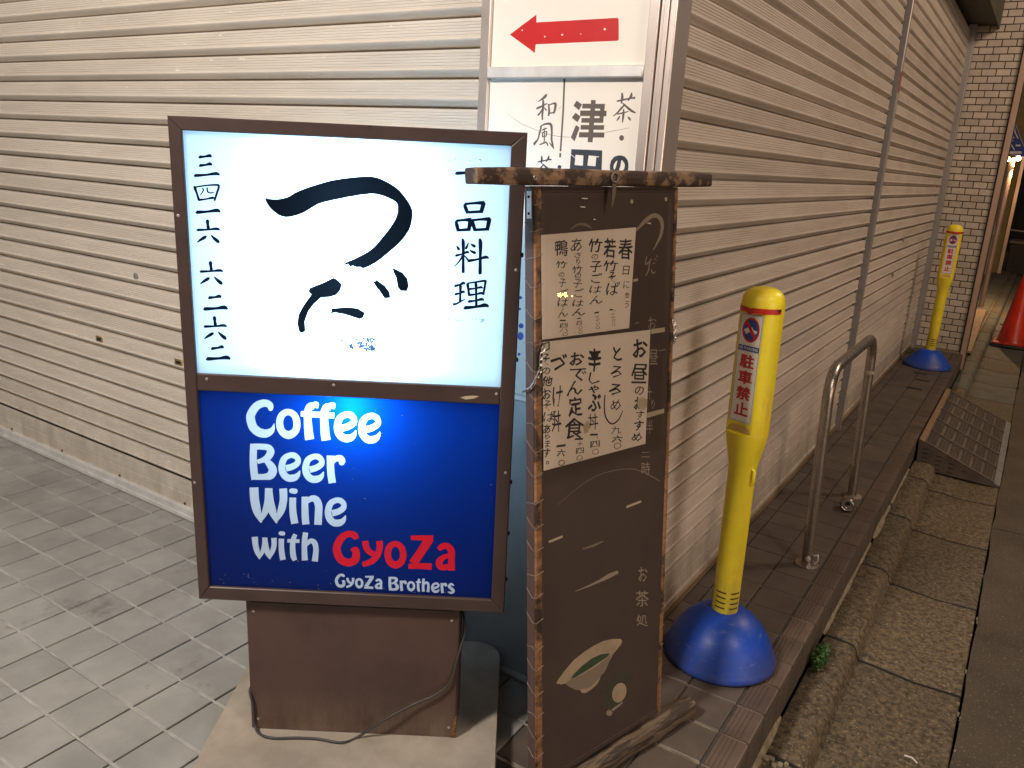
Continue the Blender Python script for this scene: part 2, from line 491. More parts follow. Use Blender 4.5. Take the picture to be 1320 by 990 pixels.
def glyph(ch, bold=0.0, squash=0.0):
    key = (ch, bold)
    if key in _gc: return _gc[key]
    cu = bpy.data.curves.new('g', 'FONT')
    cu.body = ch; cu.size = 1; cu.offset = bold; cu.resolution_u = 3 if ch in '〇。の.oOGPR' else 1
    ob = bpy.data.objects.new('g', cu)
    COL.objects.link(ob)
    dg = bpy.context.evaluated_depsgraph_get()
    me = ob.evaluated_get(dg).to_mesh()
    vs = [(v.co.x, v.co.y) for v in me.vertices]
    tr = []
    me.calc_loop_triangles()
    for t in me.loop_triangles: tr.append(tuple(vs[i] for i in t.vertices))
    ob.evaluated_get(dg).to_mesh_clear()
    bpy.data.objects.remove(ob); bpy.data.curves.remove(cu)
    if vs:
        x0, x1 = min(v[0] for v in vs), max(v[0] for v in vs); y0, y1 = min(v[1] for v in vs), max(v[1] for v in vs)
    else: x0, x1, y0, y1 = 0, 1, 0, 1
    _gc[key] = (tr, (x0, x1, y0, y1))
    return _gc[key]
def put(ch, x0, y0, x1, y1, bold=0.0, wob=0.0, rot=0.0, slant=0.0):
    """glyph fitted to a box with y growing downwards"""
    if bold > .0045:
        k = (bold-.004)
        sx, sy = k*(x1-x0), k*(y1-y0)
        T = []
        for dx, dy in (((-1, -1), (1, -1), (-1, 1), (1, 1)) if bold > .018 else ((-1, -.5), (1, .5))):
            T += put(ch, x0+sx+dx*sx, y0+sy+dy*sy, x1-sx+dx*sx, y1-sy+dy*sy, .004, wob, rot, slant)
        return T
    tr, (a0, a1, b0, b1) = glyph(ch, bold)
    W, H = max(a1-a0, 1e-6), max(b1-b0, 1e-6)
    cx, cy = (x0+x1)/2, (y0+y1)/2
    ph = (ord(ch)*.37+x0*.01*0) % 6
    def f(p):
        u = (p[0]-a0)/W-.5; v = .5-(p[1]-b0)/H
        if wob:
            u += wob*math.sin(v*5+ph)+wob*.5*math.sin(u*9+v*4+ph)
            v += wob*math.cos(u*6+ph*1.7)
        u -= slant*v
        x = u*(x1-x0); y = v*(y1-y0)
        return (cx+x*math.cos(rot)-y*math.sin(rot), cy+x*math.sin(rot)+y*math.cos(rot))
    return [tuple(f(p) for p in t) for t in tr]
def crop(ox, oy, sc, mat, yoff=0.0):
    """returns a function mapping triangles given in an enlarged detail of the photograph onto a surface"""
    def g(T): return [tuple(on(mat, ox+p[0]/sc, oy+p[1]/sc, yoff) for p in t) for t in T]
    return g
def printed(name, outline, layers, mats, parent, y=0.0, thick=0.003, base=0):
    """flat panel in the local x-z plane; layers = [(material index, triangles)] later ones on top"""
    K = 100.0
    V = [Vector(p)*K for p in outline]
    Fc = [list(range(len(outline)))]
    lay = [base]
    for mi, T in layers:
        for t in T:
            a = (t[1][0]-t[0][0])*(t[2][1]-t[0][1])-(t[1][1]-t[0][1])*(t[2][0]-t[0][0])
            ml = max(math.dist(t[0], t[1]), math.dist(t[1], t[2]), math.dist(t[2], t[0]))
            if ml < 1e-5 or abs(a)/ml < 1.2e-5: continue
            t = t if a > 0 else (t[0], t[2], t[1])
            b = len(V)
            V += [Vector(p)*K for p in t]
            Fc.append([b, b+1, b+2]); lay.append(mi)
    r = delaunay_2d_cdt(V, [], Fc, 1, 1e-6, False)
    vs, fs = r[0], r[2]
    # which input triangles cover each output triangle: bin the inputs, test the centroid
    xs = [p[0] for p in outline]; ys = [p[1] for p in outline]
    bx0, by0 = min(xs)*K, min(ys)*K
    cs = max(max(xs)*K-bx0, max(ys)*K-by0)/60 or 1
    grid = {}
    tri = []
    for q, (f, mi) in enumerate(zip(Fc[1:], lay[1:])):
        p = [V[i] for i in f]
        tri.append((p, mi))
        gx0, gx1 = int((min(v.x for v in p)-bx0)//cs), int((max(v.x for v in p)-bx0)//cs)
        gy0, gy1 = int((min(v.y for v in p)-by0)//cs), int((max(v.y for v in p)-by0)//cs)
        for gx in range(gx0, gx1+1):
            for gy in range(gy0, gy1+1): grid.setdefault((gx, gy), []).append(q)
    O = [v*K for v in map(Vector, outline)]
    mb = MB()
    F2 = []; Mi = []
    for f in fs:
        c = sum((vs[i] for i in f), Vector((0, 0)))/len(f)
        ins = False
        j = len(O)-1
        for i in range(len(O)):
            if (O[i].y > c.y) != (O[j].y > c.y) and c.x < (O[j].x-O[i].x)*(c.y-O[i].y)/(O[j].y-O[i].y)+O[i].x: ins = not ins
            j = i
        if not ins: continue
        best = -1
        for q in grid.get((int((c.x-bx0)//cs), int((c.y-by0)//cs)), ()):
            if q <= best: continue
            p, mi = tri[q]
            if all((p[(k+1) % 3].x-p[k].x)*(c.y-p[k].y)-(p[(k+1) % 3].y-p[k].y)*(c.x-p[k].x) >= 0 for k in range(3)): best = q
        F2.append(tuple(f)); Mi.append(tri[best][1] if best >= 0 else base)
    mb.add([(v.x/K, y, v.y/K) for v in vs], F2)
    mb.m = Mi
    n = len(outline)
    if thick:
        vs2 = [(p[0], y+.0002, p[1]) for p in outline]+[(p[0], y+thick, p[1]) for p in outline]
        fs2 = [(i, n+i, n+(i+1) % n, (i+1) % n) for i in range(n)]+[tuple(range(n, 2*n))[::-1]]
        mb.add(vs2, fs2, base)
    return mb.build(name, mats, parent)
def rect(x0, x1, z0, z1): return [(x0, z0), (x1, z0), (x1, z1), (x0, z1)]
def rtris(x0, y0, x1, y1): return [((x0, y0), (x1, y0), (x1, y1)), ((x0, y0), (x1, y1), (x0, y1))]
def disc(cx, cy, r, n=20, ry=None):
    ry = ry or r
    q = [(cx+r*math.cos(2*math.pi*k/n), cy+ry*math.sin(2*math.pi*k/n)) for k in range(n)]
    return [((cx, cy), q[k], q[(k+1) % n]) for k in range(n)]

# ------------------------------------------------------------------ street lamps and lantern, one of the street lamps added as fill
def lamp_light(name, d, parent, loc=(0, 0, 0)):
    l = bpy.data.lights.new(name, 'POINT')
    l.energy = d['power']; l.color = d['color']; l.shadow_soft_size = d['size']
    o = bpy.data.objects.new(name, l)
    COL.objects.link(o)
    o.parent = parent; o.location = loc
    return o
M_pole = pm('pole_paint', (.20, .20, .19), (.14, .14, .13), rough=.5, scale=4)
M_lampw = emis('warm_white_lamp_glass', LAMP_A['color'], 14)
M_lampb = emis('warm_lamp_glass', LAMP_B['color'], 16)
M_lant = emis('orange_lantern_glass', (1, .30, .035), 700)
def street_lamp(loc, d, mat, label, zb=0.0):
    x, y, z = d['loc']
    bx, by = loc
    t = empty('street_lamp', (bx, by, zb), label, 'street lamp')
    MB().tube([(0, 0, 0), (0, 0, z-zb+.12)], .045, 14).lathe([(.09, 0), (.09, .02), (.06, .05), (.05, .3)], 16).build('pole', MT.get('pole', M_pole), t, 40)
    dx, dy, dz = x-bx, y-by, z-zb
    MB().tube([(0, 0, dz+.1), (dx*.5, dy*.5, dz+.24), (dx*.92, dy*.92, dz+.2)], .025, 10).build('arm', M_pole, t, 40)
    MB().lathe([(.03, .26), (.1, .22), (.24, .10), (.25, .07)], 24, (dx, dy), cap=False).build('lamp_shade', M_pole, t, 40).location = (0, 0, dz)
    MB().lathe([(.02, .0), (.06, -.01+.02), (.08, .04), (.06, .075), (.02, .09)], 16, (dx, dy)).build('bulb', mat, t, 60).location = (0, 0, dz+.09)
    lamp_light('lamp_light', d, t, (dx, dy, dz-.28))
    return t
street_lamp((-3.0, -3.2), LAMP_A, M_lampw, 'grey street lamp with a pale bulb behind the viewer on the tiled forecourt')
street_lamp((3.2, 6.2), LAMP_B, M_lampb, 'grey street lamp with an amber bulb on the far side of the lane', -.2)
street_lamp((3.6, -.3), LAMP_FILL, M_lampb, 'added fill lamp, out of view, shaped as a grey street lamp beside the viewer', -.2)
t = empty('lantern', (3.5, 3.78, 0), 'small orange lantern hung on a bracket across the lane', 'lantern')
for dy, s in ((0, 1), (.11, .6)):
    MB().lathe([(.002, -.019*s), (.013*s, -.015*s), (.018*s, 0), (.013*s, .015*s), (.002, .019*s)], 18, (0, dy)).build('lantern_glass', M_lant, t, 60).location = (0.14, dy*.1, 1.03-.02*(dy > 0))
MB().box(.12, .42, -.015, .015, 1.17, 1.19).tube([(.14, 0, 1.18), (.14, 0, 1.11)], .006, 6).build('bracket', M_pole, t)
lamp_light('lamp_light', LAMP_C, t, (0.14-.1, 0, 1.03))

# ------------------------------------------------------------------ ground, lane, gutter
def sheet(name, x0, x1, y0, y1, z, mat, n=1):
    mb = MB()
    mb.add([(x0, y0, z), (x1, y0, z), (x1, y1, z), (x0, y1, z)], [(0, 1, 2, 3)])
    o = mb.build(name, mat)
    tag(o, kind='structure')
    return o
sheet('ground', -150, 150, -150, 150, -.36, MT['ground'])
# asphalt lane with a ragged edge against the gutter
mb = MB()
N = 420
y0, y1 = -4, 34
L1 = []
for i in range(N+1):
    y = y0+(y1-y0)*i/N
    e = .0765+.003*math.sin(y*2.3)+.0025*math.sin(y*9.1+1)+random.uniform(-.0025, .0025)
    L1.append((e, y))
vs = [(x, y, -.207) for x, y in L1]+[(6.0, y, -.200) for x, y in L1]+[(x, y, -.27) for x, y in L1]
fs = [(i, N+1+i, N+2+i, i+1) for i in range(N)]+[(2*(N+1)+i, i, i+1, 2*(N+1)+i+1) for i in range(N)]
tag(mb.add(vs, fs).build('asphalt_lane', MT['asphalt']), kind='structure')
for y_ in (1.9, 4.62, 7.4):
    q_ = MB()
    vs_ = []
    for i in range(31):
        x_ = .082+i*.1; yy_ = y_+.006*math.sin(i*1.7)+.05*x_
        vs_ += [(x_, yy_-.004, -.1990-.0065*(x_ < .3)), (x_, yy_+.004, -.1990-.0065*(x_ < .3))]
    q_.add([(a_, b_, -.2068+.0012*(a_-.078)+.0006) for a_, b_, c__ in vs_], [(2*i, 2*i+2, 2*i+3, 2*i+1) for i in range(30)])
    q_.build('lane_joint', MT['black_gap'], bpy.data.objects['asphalt_lane'])
mbk = MB()
rr = random.Random(5)
for i in range(60):           # grit gathered along the seam
    y = rr.uniform(1.4, 8.5); x = .07+rr.gauss(0, .008); s = rr.uniform(.0015, .004)
    mbk.box(x-s, x+s*rr.uniform(.6, 1.4), y-s, y+s*rr.uniform(.6, 1.6), -.215, -.204+s*.5)
tag(mbk.build('seam_grit', MT['mortar']), 'small pale grit scattered along the seam between gutter and lane', 'grit', kind='stuff')

gut = MB().box(-.42, .085, -4, 26, -.34, -.262).build('gutter', MT['black_gap'])
tag(gut, kind='structure')
prof = [(-.396, -.26), (-.396, -.152), (-.388, -.146), (-.31, -.147), (-.293, -.152), (-.281, -.165), (-.275, -.190), (-.270, -.199), (-.267, -.2045), (-.263, -.2045), (-.258, -.2005), (-.22, -.203), (-.08, -.213), (.066, -.206), (.070, -.212), (.070, -.26)]
js = [-1.95, -1.25, -.55, .15, .82, 1.48, 2.13, 2.91, 3.62, 4.31, 4.98, 5.65, 6.3, 6.95, 7.6, 8.25, 8.9, 9.55, 10.2, 10.85, 11.5, 12.15, 12.8, 13.45, 14.1, 14.75, 15.4, 16.1, 16.8, 17.5, 18.2, 18.9, 19.6, 20.3, 21.0]
rr = random.Random(11)
for i in range(len(js)-1):
    L = js[i+1]-js[i]
    mb = MB()
    b = .010
    # kerbstone and dished channel cast in one block, corners rounded at the joints
    ks = [(0, .006, -.010), (.004, .003, -.003), (.03, 0, 0), (L*.33, 0, 0), (L*.66, 0, 0), (L-.03, 0, 0), (L-.004, .003, -.003), (L, .006, -.010)]
    n = len(prof)
    vs = []
    ph = rr.random()*6
    for yy, ins, dz in ks:
        for p, q in prof:
            k = 1 if q > -.25 else 0
            wv = .0010*math.sin(yy*9+p*22+ph)*k
            vs.append((p, js[i]+.006+yy*(L-.012)/L, q+dz*k+wv))
    fs = []
    for a in range(len(ks)-1):
        for c in range(n-1): fs.append((a*n+c, a*n+c+1, (a+1)*n+c+1, (a+1)*n+c))
    mb.add(vs, fs)
    far = js[i] > 7.2
    o = mb.build('gutter_block', MT['slab_a'] if (far and i % 3 != 1) else MT['gutter'], gut, 50)

# dirt packed into the joints between gutter blocks
jr = random.Random(77)
for y_ in js[1:-1]:
    q_ = MB()
    pv = [(p_[0], p_[1]-.0035) for p_ in prof[1:-1]]
    w_j = [jr.uniform(.0045, .0085) for _ in pv]; sh = [jr.gauss(0, .0012) for _ in pv]
    n_ = len(pv)
    q_.add([(a_, y_-wj+d_, b_) for (a_, b_), wj, d_ in zip(pv, w_j, sh)]+[(a_, y_+wj+d_, b_) for (a_, b_), wj, d_ in zip(pv, w_j, sh)], [(i, i+1, n_+i+1, n_+i) for i in range(n_-1)])
    q_.build('joint_dirt', MT['black_gap'], gut)

# pale mortar dribbled where riser and kerb meet
mb = MB()
rr = random.Random(3)
for a, b, s in ((1.95, 2.32, .005), (2.9, 3.56, .008), (3.56, 3.86, .006), (3.92, 4.42, .008), (4.44, 5.1, .004)):
    n_ = max(4, int((b-a)/.02))
    vs = []
    h = s
    for i in range(n_+1):
        y = a+(b-a)*i/n_
        h += rr.gauss(0, s*.22); h = min(max(h, s*.3), s*1.7)
        e_ = min(1, min(i, n_-i)/3)
        vs += [(-.4018, y, -.140+h*2.0*e_), (-.4005+h*.35*e_, y, -.1405+h*e_), (-.396+h*.8*e_, y, -.1465)]
    mb.add(vs, [(3*i+k, 3*i+k+1, 3*i+4+k, 3*i+3+k) for i in range(n_) for k in (0, 1)])
mb.build('mortar_fillet', MT['mortar'], gut)
mb = MB()
for k in range(9):
    y = 2.10+.012*math.sin(k*2.1)+rr.uniform(-.008, .008); x = -.385+.0145*k
    s = rr.uniform(.006, .012)
    mb.bbox(x-s, x+s, y-s, y+s, -.165 if x > -.3 else -.152, (-.139 if x < -.3 else -.157)+rr.uniform(0, .004), .003)
mb.build('mortar_crumb', MT['mortar'], gut, 40)

# ------------------------------------------------------------------ tiled floor and step
P = .15
XL, YO = -.487, 1.944
GX, GY = .0065, .008      # joint widths
floor = MB().box(-9, -.4105, -4, 1.99, -.24, -.0065).build('tiled_floor', MT['bed'])
tag(floor, kind='structure')
step = MB().box(-.95, -.4105, 1.99, 8.46, -.24, -.0065).build('tiled_step', MT['bed'])
tag(step, kind='structure')
def tile_mesh(name, w, l, mat, var=0):
    rr = random.Random(var)
    mb = MB()
    x, y = w/2, l/2
    b = .0022
    t = [rr.uniform(-.0006, .0006) for _ in range(4)]
    vs = [(-x, -y, -.009), (x, -y, -.009), (x, y, -.009), (-x, y, -.009),
          (-x, -y, -.002), (x, -y, -.002), (x, y, -.002), (-x, y, -.002),
          (-x+b, -y+b, t[0]), (x-b, -y+b, t[1]), (x-b, y-b, t[2]), (-x+b, y-b, t[3])]
    fs = [(0, 1, 5, 4), (1, 2, 6, 5), (2, 3, 7, 6), (3, 0, 4, 7), (4, 5, 9, 8), (5, 6, 10, 9), (6, 7, 11, 10), (7, 4, 8, 11), (8, 9, 10, 11)]
    return mb.add(vs, fs).mesh(name, [mat])
TL = [tile_mesh('tile', P-GX, P-GY, MT['tile_l'], k) for k in range(6)]
TR = [tile_mesh('tile', P-.006, P-.006, MT['tile_r'], k) for k in range(6)]
TR2 = [tile_mesh('tile', P-.006, P-.010, MT['tile_r'], k+9) for k in range(6)]
rr = random.Random(21)
def tilt(): return (rr.gauss(0, .0016), rr.gauss(0, .0016), rr.gauss(0, .002))
stuff = MB()
for m in range(-26, 0):
    yc = YO+P*m+P/2
    yt = YO+P*(m+1)
    part = False
    for n in range(-0, 40):
        xc = XL-P*n-P/2
        if xc < -6.4: break
        sy = 1
        yy = yc
        if m == -1: continue_len = 1.0
        if m >= -8 and xc > -4.35:
            right = xc > -.9
            o = inst('tile', rr.choice(TR2 if right else TL), floor, (xc, yy, rr.uniform(-.0005, .0005)), tilt())
        else:
            x, y = (P-GX)/2, (P-GY)/2
            stuff.add([(xc-x, yc-y, 0), (xc+x, yc-y, 0), (xc+x, yc+y, 0), (xc-x, yc+y, 0)], [(0, 1, 2, 3)])
    # pale lime grout lines that run along the left shutter
    g = MB()
    xs = -6.4
    while xs < -.9:
        xe = min(xs+.15, -.9)
        k = rr.uniform(.7, 1.25)
        y = YO+P*m
        g.add([(xs, y-.0042*k, -.0022), (xe, y-.0042*k, -.0022), (xe, y+.0042*k, -.0022), (xs, y+.0042*k, -.0022)], [(0, 1, 2, 3)])
        xs = xe
    g.build('grout_line', MT['grout'], floor)
    g = MB().box(-.9, -.489, YO+P*m-.005, YO+P*m+.005, -.006, -.0025)
    g.build('grout_line', MT['grout_r'], floor)
tag(stuff.build('outer_tiles', MT['tile_l'], floor), kind='stuff')

for m in range(0, 43):
    yc = YO+P*m+P/2
    for n in range(3):
        if n < 2:
            o = inst('tile', rr.choice(TR), step, (XL-P*n-P/2, yc, rr.uniform(-.0005, .0005)), tilt())
        else:
            o = inst('tile', rr.choice(TR), step, (-.787-.0245, yc, 0), tilt(), (.049/.15, 1, 1))
    y = YO+P*m
    MB().box(-.836, -.489, y-.0035, y+.0035, -.006, -.003).build('grout_line', MT['grout_r'] if m < 8 else MT['bed'], step)
# ribbed nosing tiles and the riser tiles under them
NP = [(-.0385, -.010), (-.0385, -.0015), (-.037, 0)]
for k in range(4):
    c = -.026+k*.0125
    NP += [(c-.0032, 0), (c-.0022, -.0022), (c+.0005, -.0022), (c+.0015, 0)]
NP += [(.034, 0), (.0375, -.0015), (.0395, -.006), (.0395, -.017)]
nos = MB().extrude(NP, -(P-.006)/2, (P-.006)/2, 'y')
for yy in (-(P-.006)/2, (P-.006)/2):
    nos.add([(-.0385, yy, -.0015), (.0375, yy, -.0015), (.0395, yy, -.017), (-.0385, yy, -.010)], [(0, 1, 2, 3)])
NM = nos.mesh('nosing_tile', [MT['nosing']])
ris = MB().bbox(-.004, .004, -(P-.006)/2, (P-.006)/2, -.0635, .0635, .002)
RM = ris.mesh('riser_tile', [MT['tile_r']])
for m in range(-14, 43):
    yc = YO+P*m+P/2
    par = floor if m < 0 else step
    inst('nosing_tile', NM, par, (XL+.0065+.0385, yc, rr.uniform(-.0008, .0008)), tilt())
    inst('riser_tile', RM, par, (-.4065, yc, -.084), (0, 0, rr.gauss(0, .004)))
    MB().box(-.483, -.4115, YO+P*m-.003, YO+P*m+.003, -.012, -.0022).build('grout_line', MT['grout_r'], par)
for x, y in ((-.60, 6.62), (-.585, 6.95), (-.63, 7.2)):       # drain slots cut in the step
    MB().box(x-.04, x+.06, y-.022, y+.022, -.01, .0012).build('drain_slot', MT['black_gap'], step)

# ------------------------------------------------------------------ roller shutters
SP = .0770
ribs = []
SLAT = [(-.034, 0), (-.016, .0002), (-.004, -.0012), (-.0006, -.0028), (0, -.0055)]
for k in range(5):
    z = -.010-k*.0078
    SLAT += [(.0004, z), (-.0011, z-.0014), (.0002, z-.0030)]
SLAT += [(.0004, -.0480), (.0036, -.0502), (.0046, -.0530), (.0034, -.0560), (-.0010, -.0600), (-.0070, -.0655), (-.0125, -.0688), (-.0140, -.0702), (-.034, -.0712), (-.034, -.0770)]
def shutter(name, label, axis, a0, a1, mat, ztop=2.83, z0=.165, first=.0):
    if axis == 'x': t = empty(name, ((a0+a1)/2, 1.86, 0), label, 'shutter')
    else: t = empty(name, (-.85, (a0+a1)/2, 0), label, 'shutter')
    h = (a1-a0)/2
    sg = (lambda d: -d) if axis == 'x' else (lambda d: d)
    me = MB().extrude([(sg(d), z) for d, z in SLAT], -h, h, axis).mesh('slat', [mat])
    me.polygons.foreach_set('use_smooth', [True]*len(me.polygons))
    me.set_sharp_from_angle(angle=R(28))
    z = z0+SP
    r = random.Random(len(label))
    while z < ztop:
        o = inst('slat', me, t, (0, 0, z))
        off = r.gauss(0, .0007)
        if axis == 'x': o.location.y = off
        else: o.location.x = off
        z += SP
    return t, sg, h
# left shutter
lt, sg, h = shutter('roller_shutter', 'wide cream roller shutter left of the lit sign, closed down to the grey tiles', 'x', -7.0, -1.285, MT['shut_l'])
MB().extrude([(.012, .1652), (.001, .1640), (0, .161), (0, .112), (.0012, .110), (.0012, .106), (0, .104), (.0, .052), (-.003, .050)], -h, h, 'x').build('bottom_slat', MT['shut_l'], lt)
MB().extrude([(.010, .054), (-.010, .053), (-.016, .049), (-.016, .024), (-.020, .021), (-.020, .006), (-.016, .004), (.01, .004), (.01, .054)], -h, h, 'x').build('bottom_bar', MT['alu'], lt, 30)
cx = (-7.0-1.285)/2
for x in (-5.06, -4.60, -4.141, -3.678, -3.21, -2.747, -2.28, -1.82):
    MB().lathe([(.006, 0), (.006, .003), (.003, .005)], 12).build('bolt', MT['rust'], lt, 40).matrix_local = Matrix.Translation((x-cx, -.001, .062)) @ Matrix.Rotation(R(90), 4, 'X')
for x, z, k in ((-2.977, .975, 0), (-3.277, .669, 1), (-2.732, .666, 1)):
    if k:
        q = MB().bbox(-.024, .024, -.004, .002, -.013, .013, .002).box(-.016, .016, -.0048, -.0039, -.006, .006, 1)
        q.build('lock_plate', [MT['brass'], MT['black_gap']], lt, loc=(x-cx, -.001, z))
    else:
        q = MB().lathe([(.013, 0), (.013, .004), (.010, .006), (.004, .006), (.004, .002)], 20)
        q.build('keyhole', MT['alu_grey'], lt, 40).matrix_local = Matrix.Translation((x-cx, -.001, z)) @ Matrix.Rotation(R(90), 4, 'X')
# right shutters
def rshut(label, a0, a1):
    t, sg, h = shutter('roller_shutter', label, 'y', a0, a1, MT['shut_r'])
    MB().extrude([(-.012, .1652), (-.001, .164), (.0, .161), (.0, .100), (-.001, .098), (0, .096), (.0, .046), (.006, .044), (.006, .030), (-.02, .030)], -h, h, 'y').build('bottom_bar', MT['shut_r'], t)
    return t, (a0+a1)/2
r1, c1 = rshut('near taupe roller shutter on the right wall, between metal pillar and centre post', 1.885, 5.075)
r2, c2 = rshut('far taupe roller shutter on the right wall, between centre post and brick pier', 5.125, 8.30)
MB().box(.0, .004, -.03, .03, -.02, .02).build('keyhole', MT['alu_grey'], r2, loc=(.0005, 6.6-c2, 1.1))
MB().lathe([(.02, 0), (.02, .006), (.012, .008)], 14).build('keyhole', MT['alu_grey'], r2, 40).matrix_local = Matrix.Translation((.001, 6.35-c2, .86)) @ Matrix.Rotation(R(90), 4, 'Y')
MB().lathe([(.011, 0), (.011, .005), (.006, .006)], 14).build('keyhole', MT['black_gap'], r1, 40).matrix_local = Matrix.Translation((.001, 3.05-c1, .875)) @ Matrix.Rotation(R(90), 4, 'Y')

# ------------------------------------------------------------------ the building behind the shutters
bd = empty('shop_building', (-3, 4, 0), 'low shop building with shuttered fronts on two sides of a corner', 'building')
def bpart(mb, name, mat, sm=None):
    o = mb.build(name, mat, bd, sm)
    o.matrix_parent_inverse = Matrix.Translation((3, -4, 0))
    return o
bpart(MB().box(-8, -.93, 1.93, 8.40, -.2, 5), 'wall', MT['render_w'])
bpart(MB().box(-8, -.93, 1.80, 1.93, 2.84, 5), 'wall', MT['render_w'])
bpart(MB().box(-.93, -.65, 1.92, 8.418, 2.832, 3.15), 'shutter_housing', MT['beam'])
bpart(MB().box(-.648, -.642, 1.92, 8.418, 2.80, 3.15), 'fascia_strip', MT['beam'])
bpart(MB().box(-.93, -.70, 1.92, 8.40, 3.16, 5), 'wall', MT['render_w'])
bpart(MB().bbox(-.93, -.838, 1.92, 5.075, -.004, .030, .004), 'sill', MT['sill'], 40)
bpart(MB().bbox(-.93, -.838, 5.125, 8.30, -.004, .026, .004), 'sill', MT['sill'], 40)
q = MB().bbox(-.862, -.818, 5.077, 5.123, -.002, 2.83, .004)
bpart(q, 'centre_post', MT['alu_grey'], 40)
bpart(MB().box(-.8182, -.8168, 5.079, 5.119, 1.975, 2.085), 'red_tape', MT['redtape'])
bpart(MB().bbox(-.87, -.805, 8.30, 8.405, -.002, 2.83, .004), 'guide_rail', MT['alu_grey'], 40)

# ------------------------------------------------------------------ brick pier and what lies beyond
pier = empty('brick_pier', (-.64, 8.6, 0), 'narrow pier faced with beige glazed bricks at the far end of the shutters', 'pier')
def ppart(mb, name, mat, sm=None):
    o = mb.build(name, mat, pier, sm)
    o.matrix_parent_inverse = Matrix.Translation((.64, -8.6, 0))
    return o
ppart(MB().box(-.93, -.435, 8.425, 9.0, -.15, 4.5), 'core', MT['brick_joint'])
BL, BH = .110, .0588
full = MB().bbox(-.0515, .0515, -.006, .006, -.0255, .0255, .0025).mesh('brick', [MT['brick']])
half = MB().bbox(-.024, .024, -.006, .006, -.0255, .0255, .0025).mesh('brick', [MT['brick']])
rr = random.Random(9)
for r in range(59):
    z = .012+BH*r+BH/2
    off = 0 if r % 2 else -BL/2
    x = -.824+off
    k = 0
    while x < -.44:
        xa, xb = x, x+BL
        if xa < -.83:
            inst('brick', half, pier, (-.64*0+(-.824+.0275)+.64, 8.4225-8.6, z), (0, 0, rr.gauss(0, .006)))
        elif xb > -.425:
            inst('brick', half, pier, (xa+.0275+.64, 8.4225-8.6, z), (0, 0, rr.gauss(0, .006)))
        else:
            inst('brick', full, pier, (xa+.055+.64, 8.4225-8.6, z), (0, 0, rr.gauss(0, .005)))
        x += BL
ppart(MB().box(-.83, -.436, 8.35, 8.425, -.14, .012), 'base_course', MT['render_w'])
ppart(MB().bbox(-.432, -.384, 8.385, 8.425, -.15, 3.6, .005), 'corner_trim', MT['copper'], 40)
ppart(MB().box(-.3838, -.376, 8.41, 8.424, -.15, 3.6), 'trim_lip', MT['dark_far'])

far = MB().box(-4, -.40, 8.46, 26, -.36, -.152).build('alley_pavement', pm('far_paving', (.20, .155, .085), (.11, .085, .05), rough=.8, scale=16, bscale=30, bstr=.6))
tag(far, kind='structure')
rr = random.Random(31)
pvm = MB().bbox(-.095, .095, -.145, .145, -.012, .012, .004).mesh('paving_slab', [MT['slab_a']])
for i in range(34):
    for j in range(4):
        inst('paving_slab', pvm, far, (-.52-.2*j, 8.65+.3*i, -.147+rr.uniform(-.002, .003)), (rr.gauss(0, .008), rr.gauss(0, .008), 0))
pl = MB().bbox(-.09, .09, -1.7, 1.7, -.012, .012, .003).build('plank', MT['plank'], None, 40)
pl.location = (-.50, 10.9, -.118); pl.rotation_euler = (0, 0, R(1.2))
tag(pl, 'flat worn plank lying on the paving just beyond the brick pier', 'plank')
st = MB().tube([(0, -.16, 0), (.02, .16, .0)], .010, 8).build('stick', MT['gate'], None, 50)
st.location = (-.17, 12.2, -.19); st.rotation_euler = (0, 0, R(-24))
tag(st, 'short pale stick lying in the gutter left of the red cone', 'stick')

nb = empty('neighbour_house', (-1.8, 14, 0), 'dim neighbouring house front seen through the gap beyond the pier', 'building')
def npart(mb, name, mat, sm=None):
    o = mb.build(name, mat, nb, sm)
    o.matrix_parent_inverse = Matrix.Translation((1.8, -14, 0))
    return o
npart(MB().box(-4, -1.02, 17.4, 24, -.15, 5), 'wall', MT['dark_far'])
npart(MB().box(-1.0, -.62, 19.0, 19.4, -.15, 4.6), 'entrance_wall', MT['olive'])
npart(MB().box(-.62, -.56, 18.9, 19.0, -.15, 4.6), 'door_frame', MT['copper'])
npart(MB().bbox(-.98, -.90, 17.25, 17.38, -.15, 4.2, .01), 'door_frame', MT['gate'])
npart(MB().box(-1.4, 3, 26.2, 26.5, -.2, 6), 'wall', MT['dark_far'])
g = empty('garden_gate', (-.82, 16.6, -.15), 'small galvanised gate of thin posts beyond the brick pier', 'gate')
for x, y, z in ((.0, 0, .75), (.02, 1.6, .95), (.03, 3.1, .95)):
    MB().tube([(x, y, 0), (x, y, z)], .022, 10).lathe([(.03, z), (.034, z+.02), (.02, z+.045)], 10, (x, y)).build('post', MT['gate'], g, 50)
MB().tube([(.0, 0, .68), (.03, 3.1, .86)], .014, 8).build('rail', MT['gate'], g, 50)
MB().tube([(.03, 3.1, .84), (.75, 3.2, .80)], .016, 8).build('rail', MT['gate'], g, 50)
pt = empty('planter', (-.1, 19.8, -.2), 'dark box planter standing at the far end of the lane', 'planter')
MB().bbox(-.42, .45, -.3, .3, 0, .62, .02).build('box', MT['dark_far'], pt, 40)
MB().bbox(-.44, .47, -.32, .32, .62, .68, .01).build('rim', MT['render_w'], pt, 40)
rl = MB().lathe([(.02, 0), (.05, .02), (.05, .12), (.02, .14)], 14).build('reflector', MT['redband'], None, 50)
rl.location = (-.02, 19.2, .48)
tag(rl, 'small red reflector above the dark planter far down the lane', 'reflector')
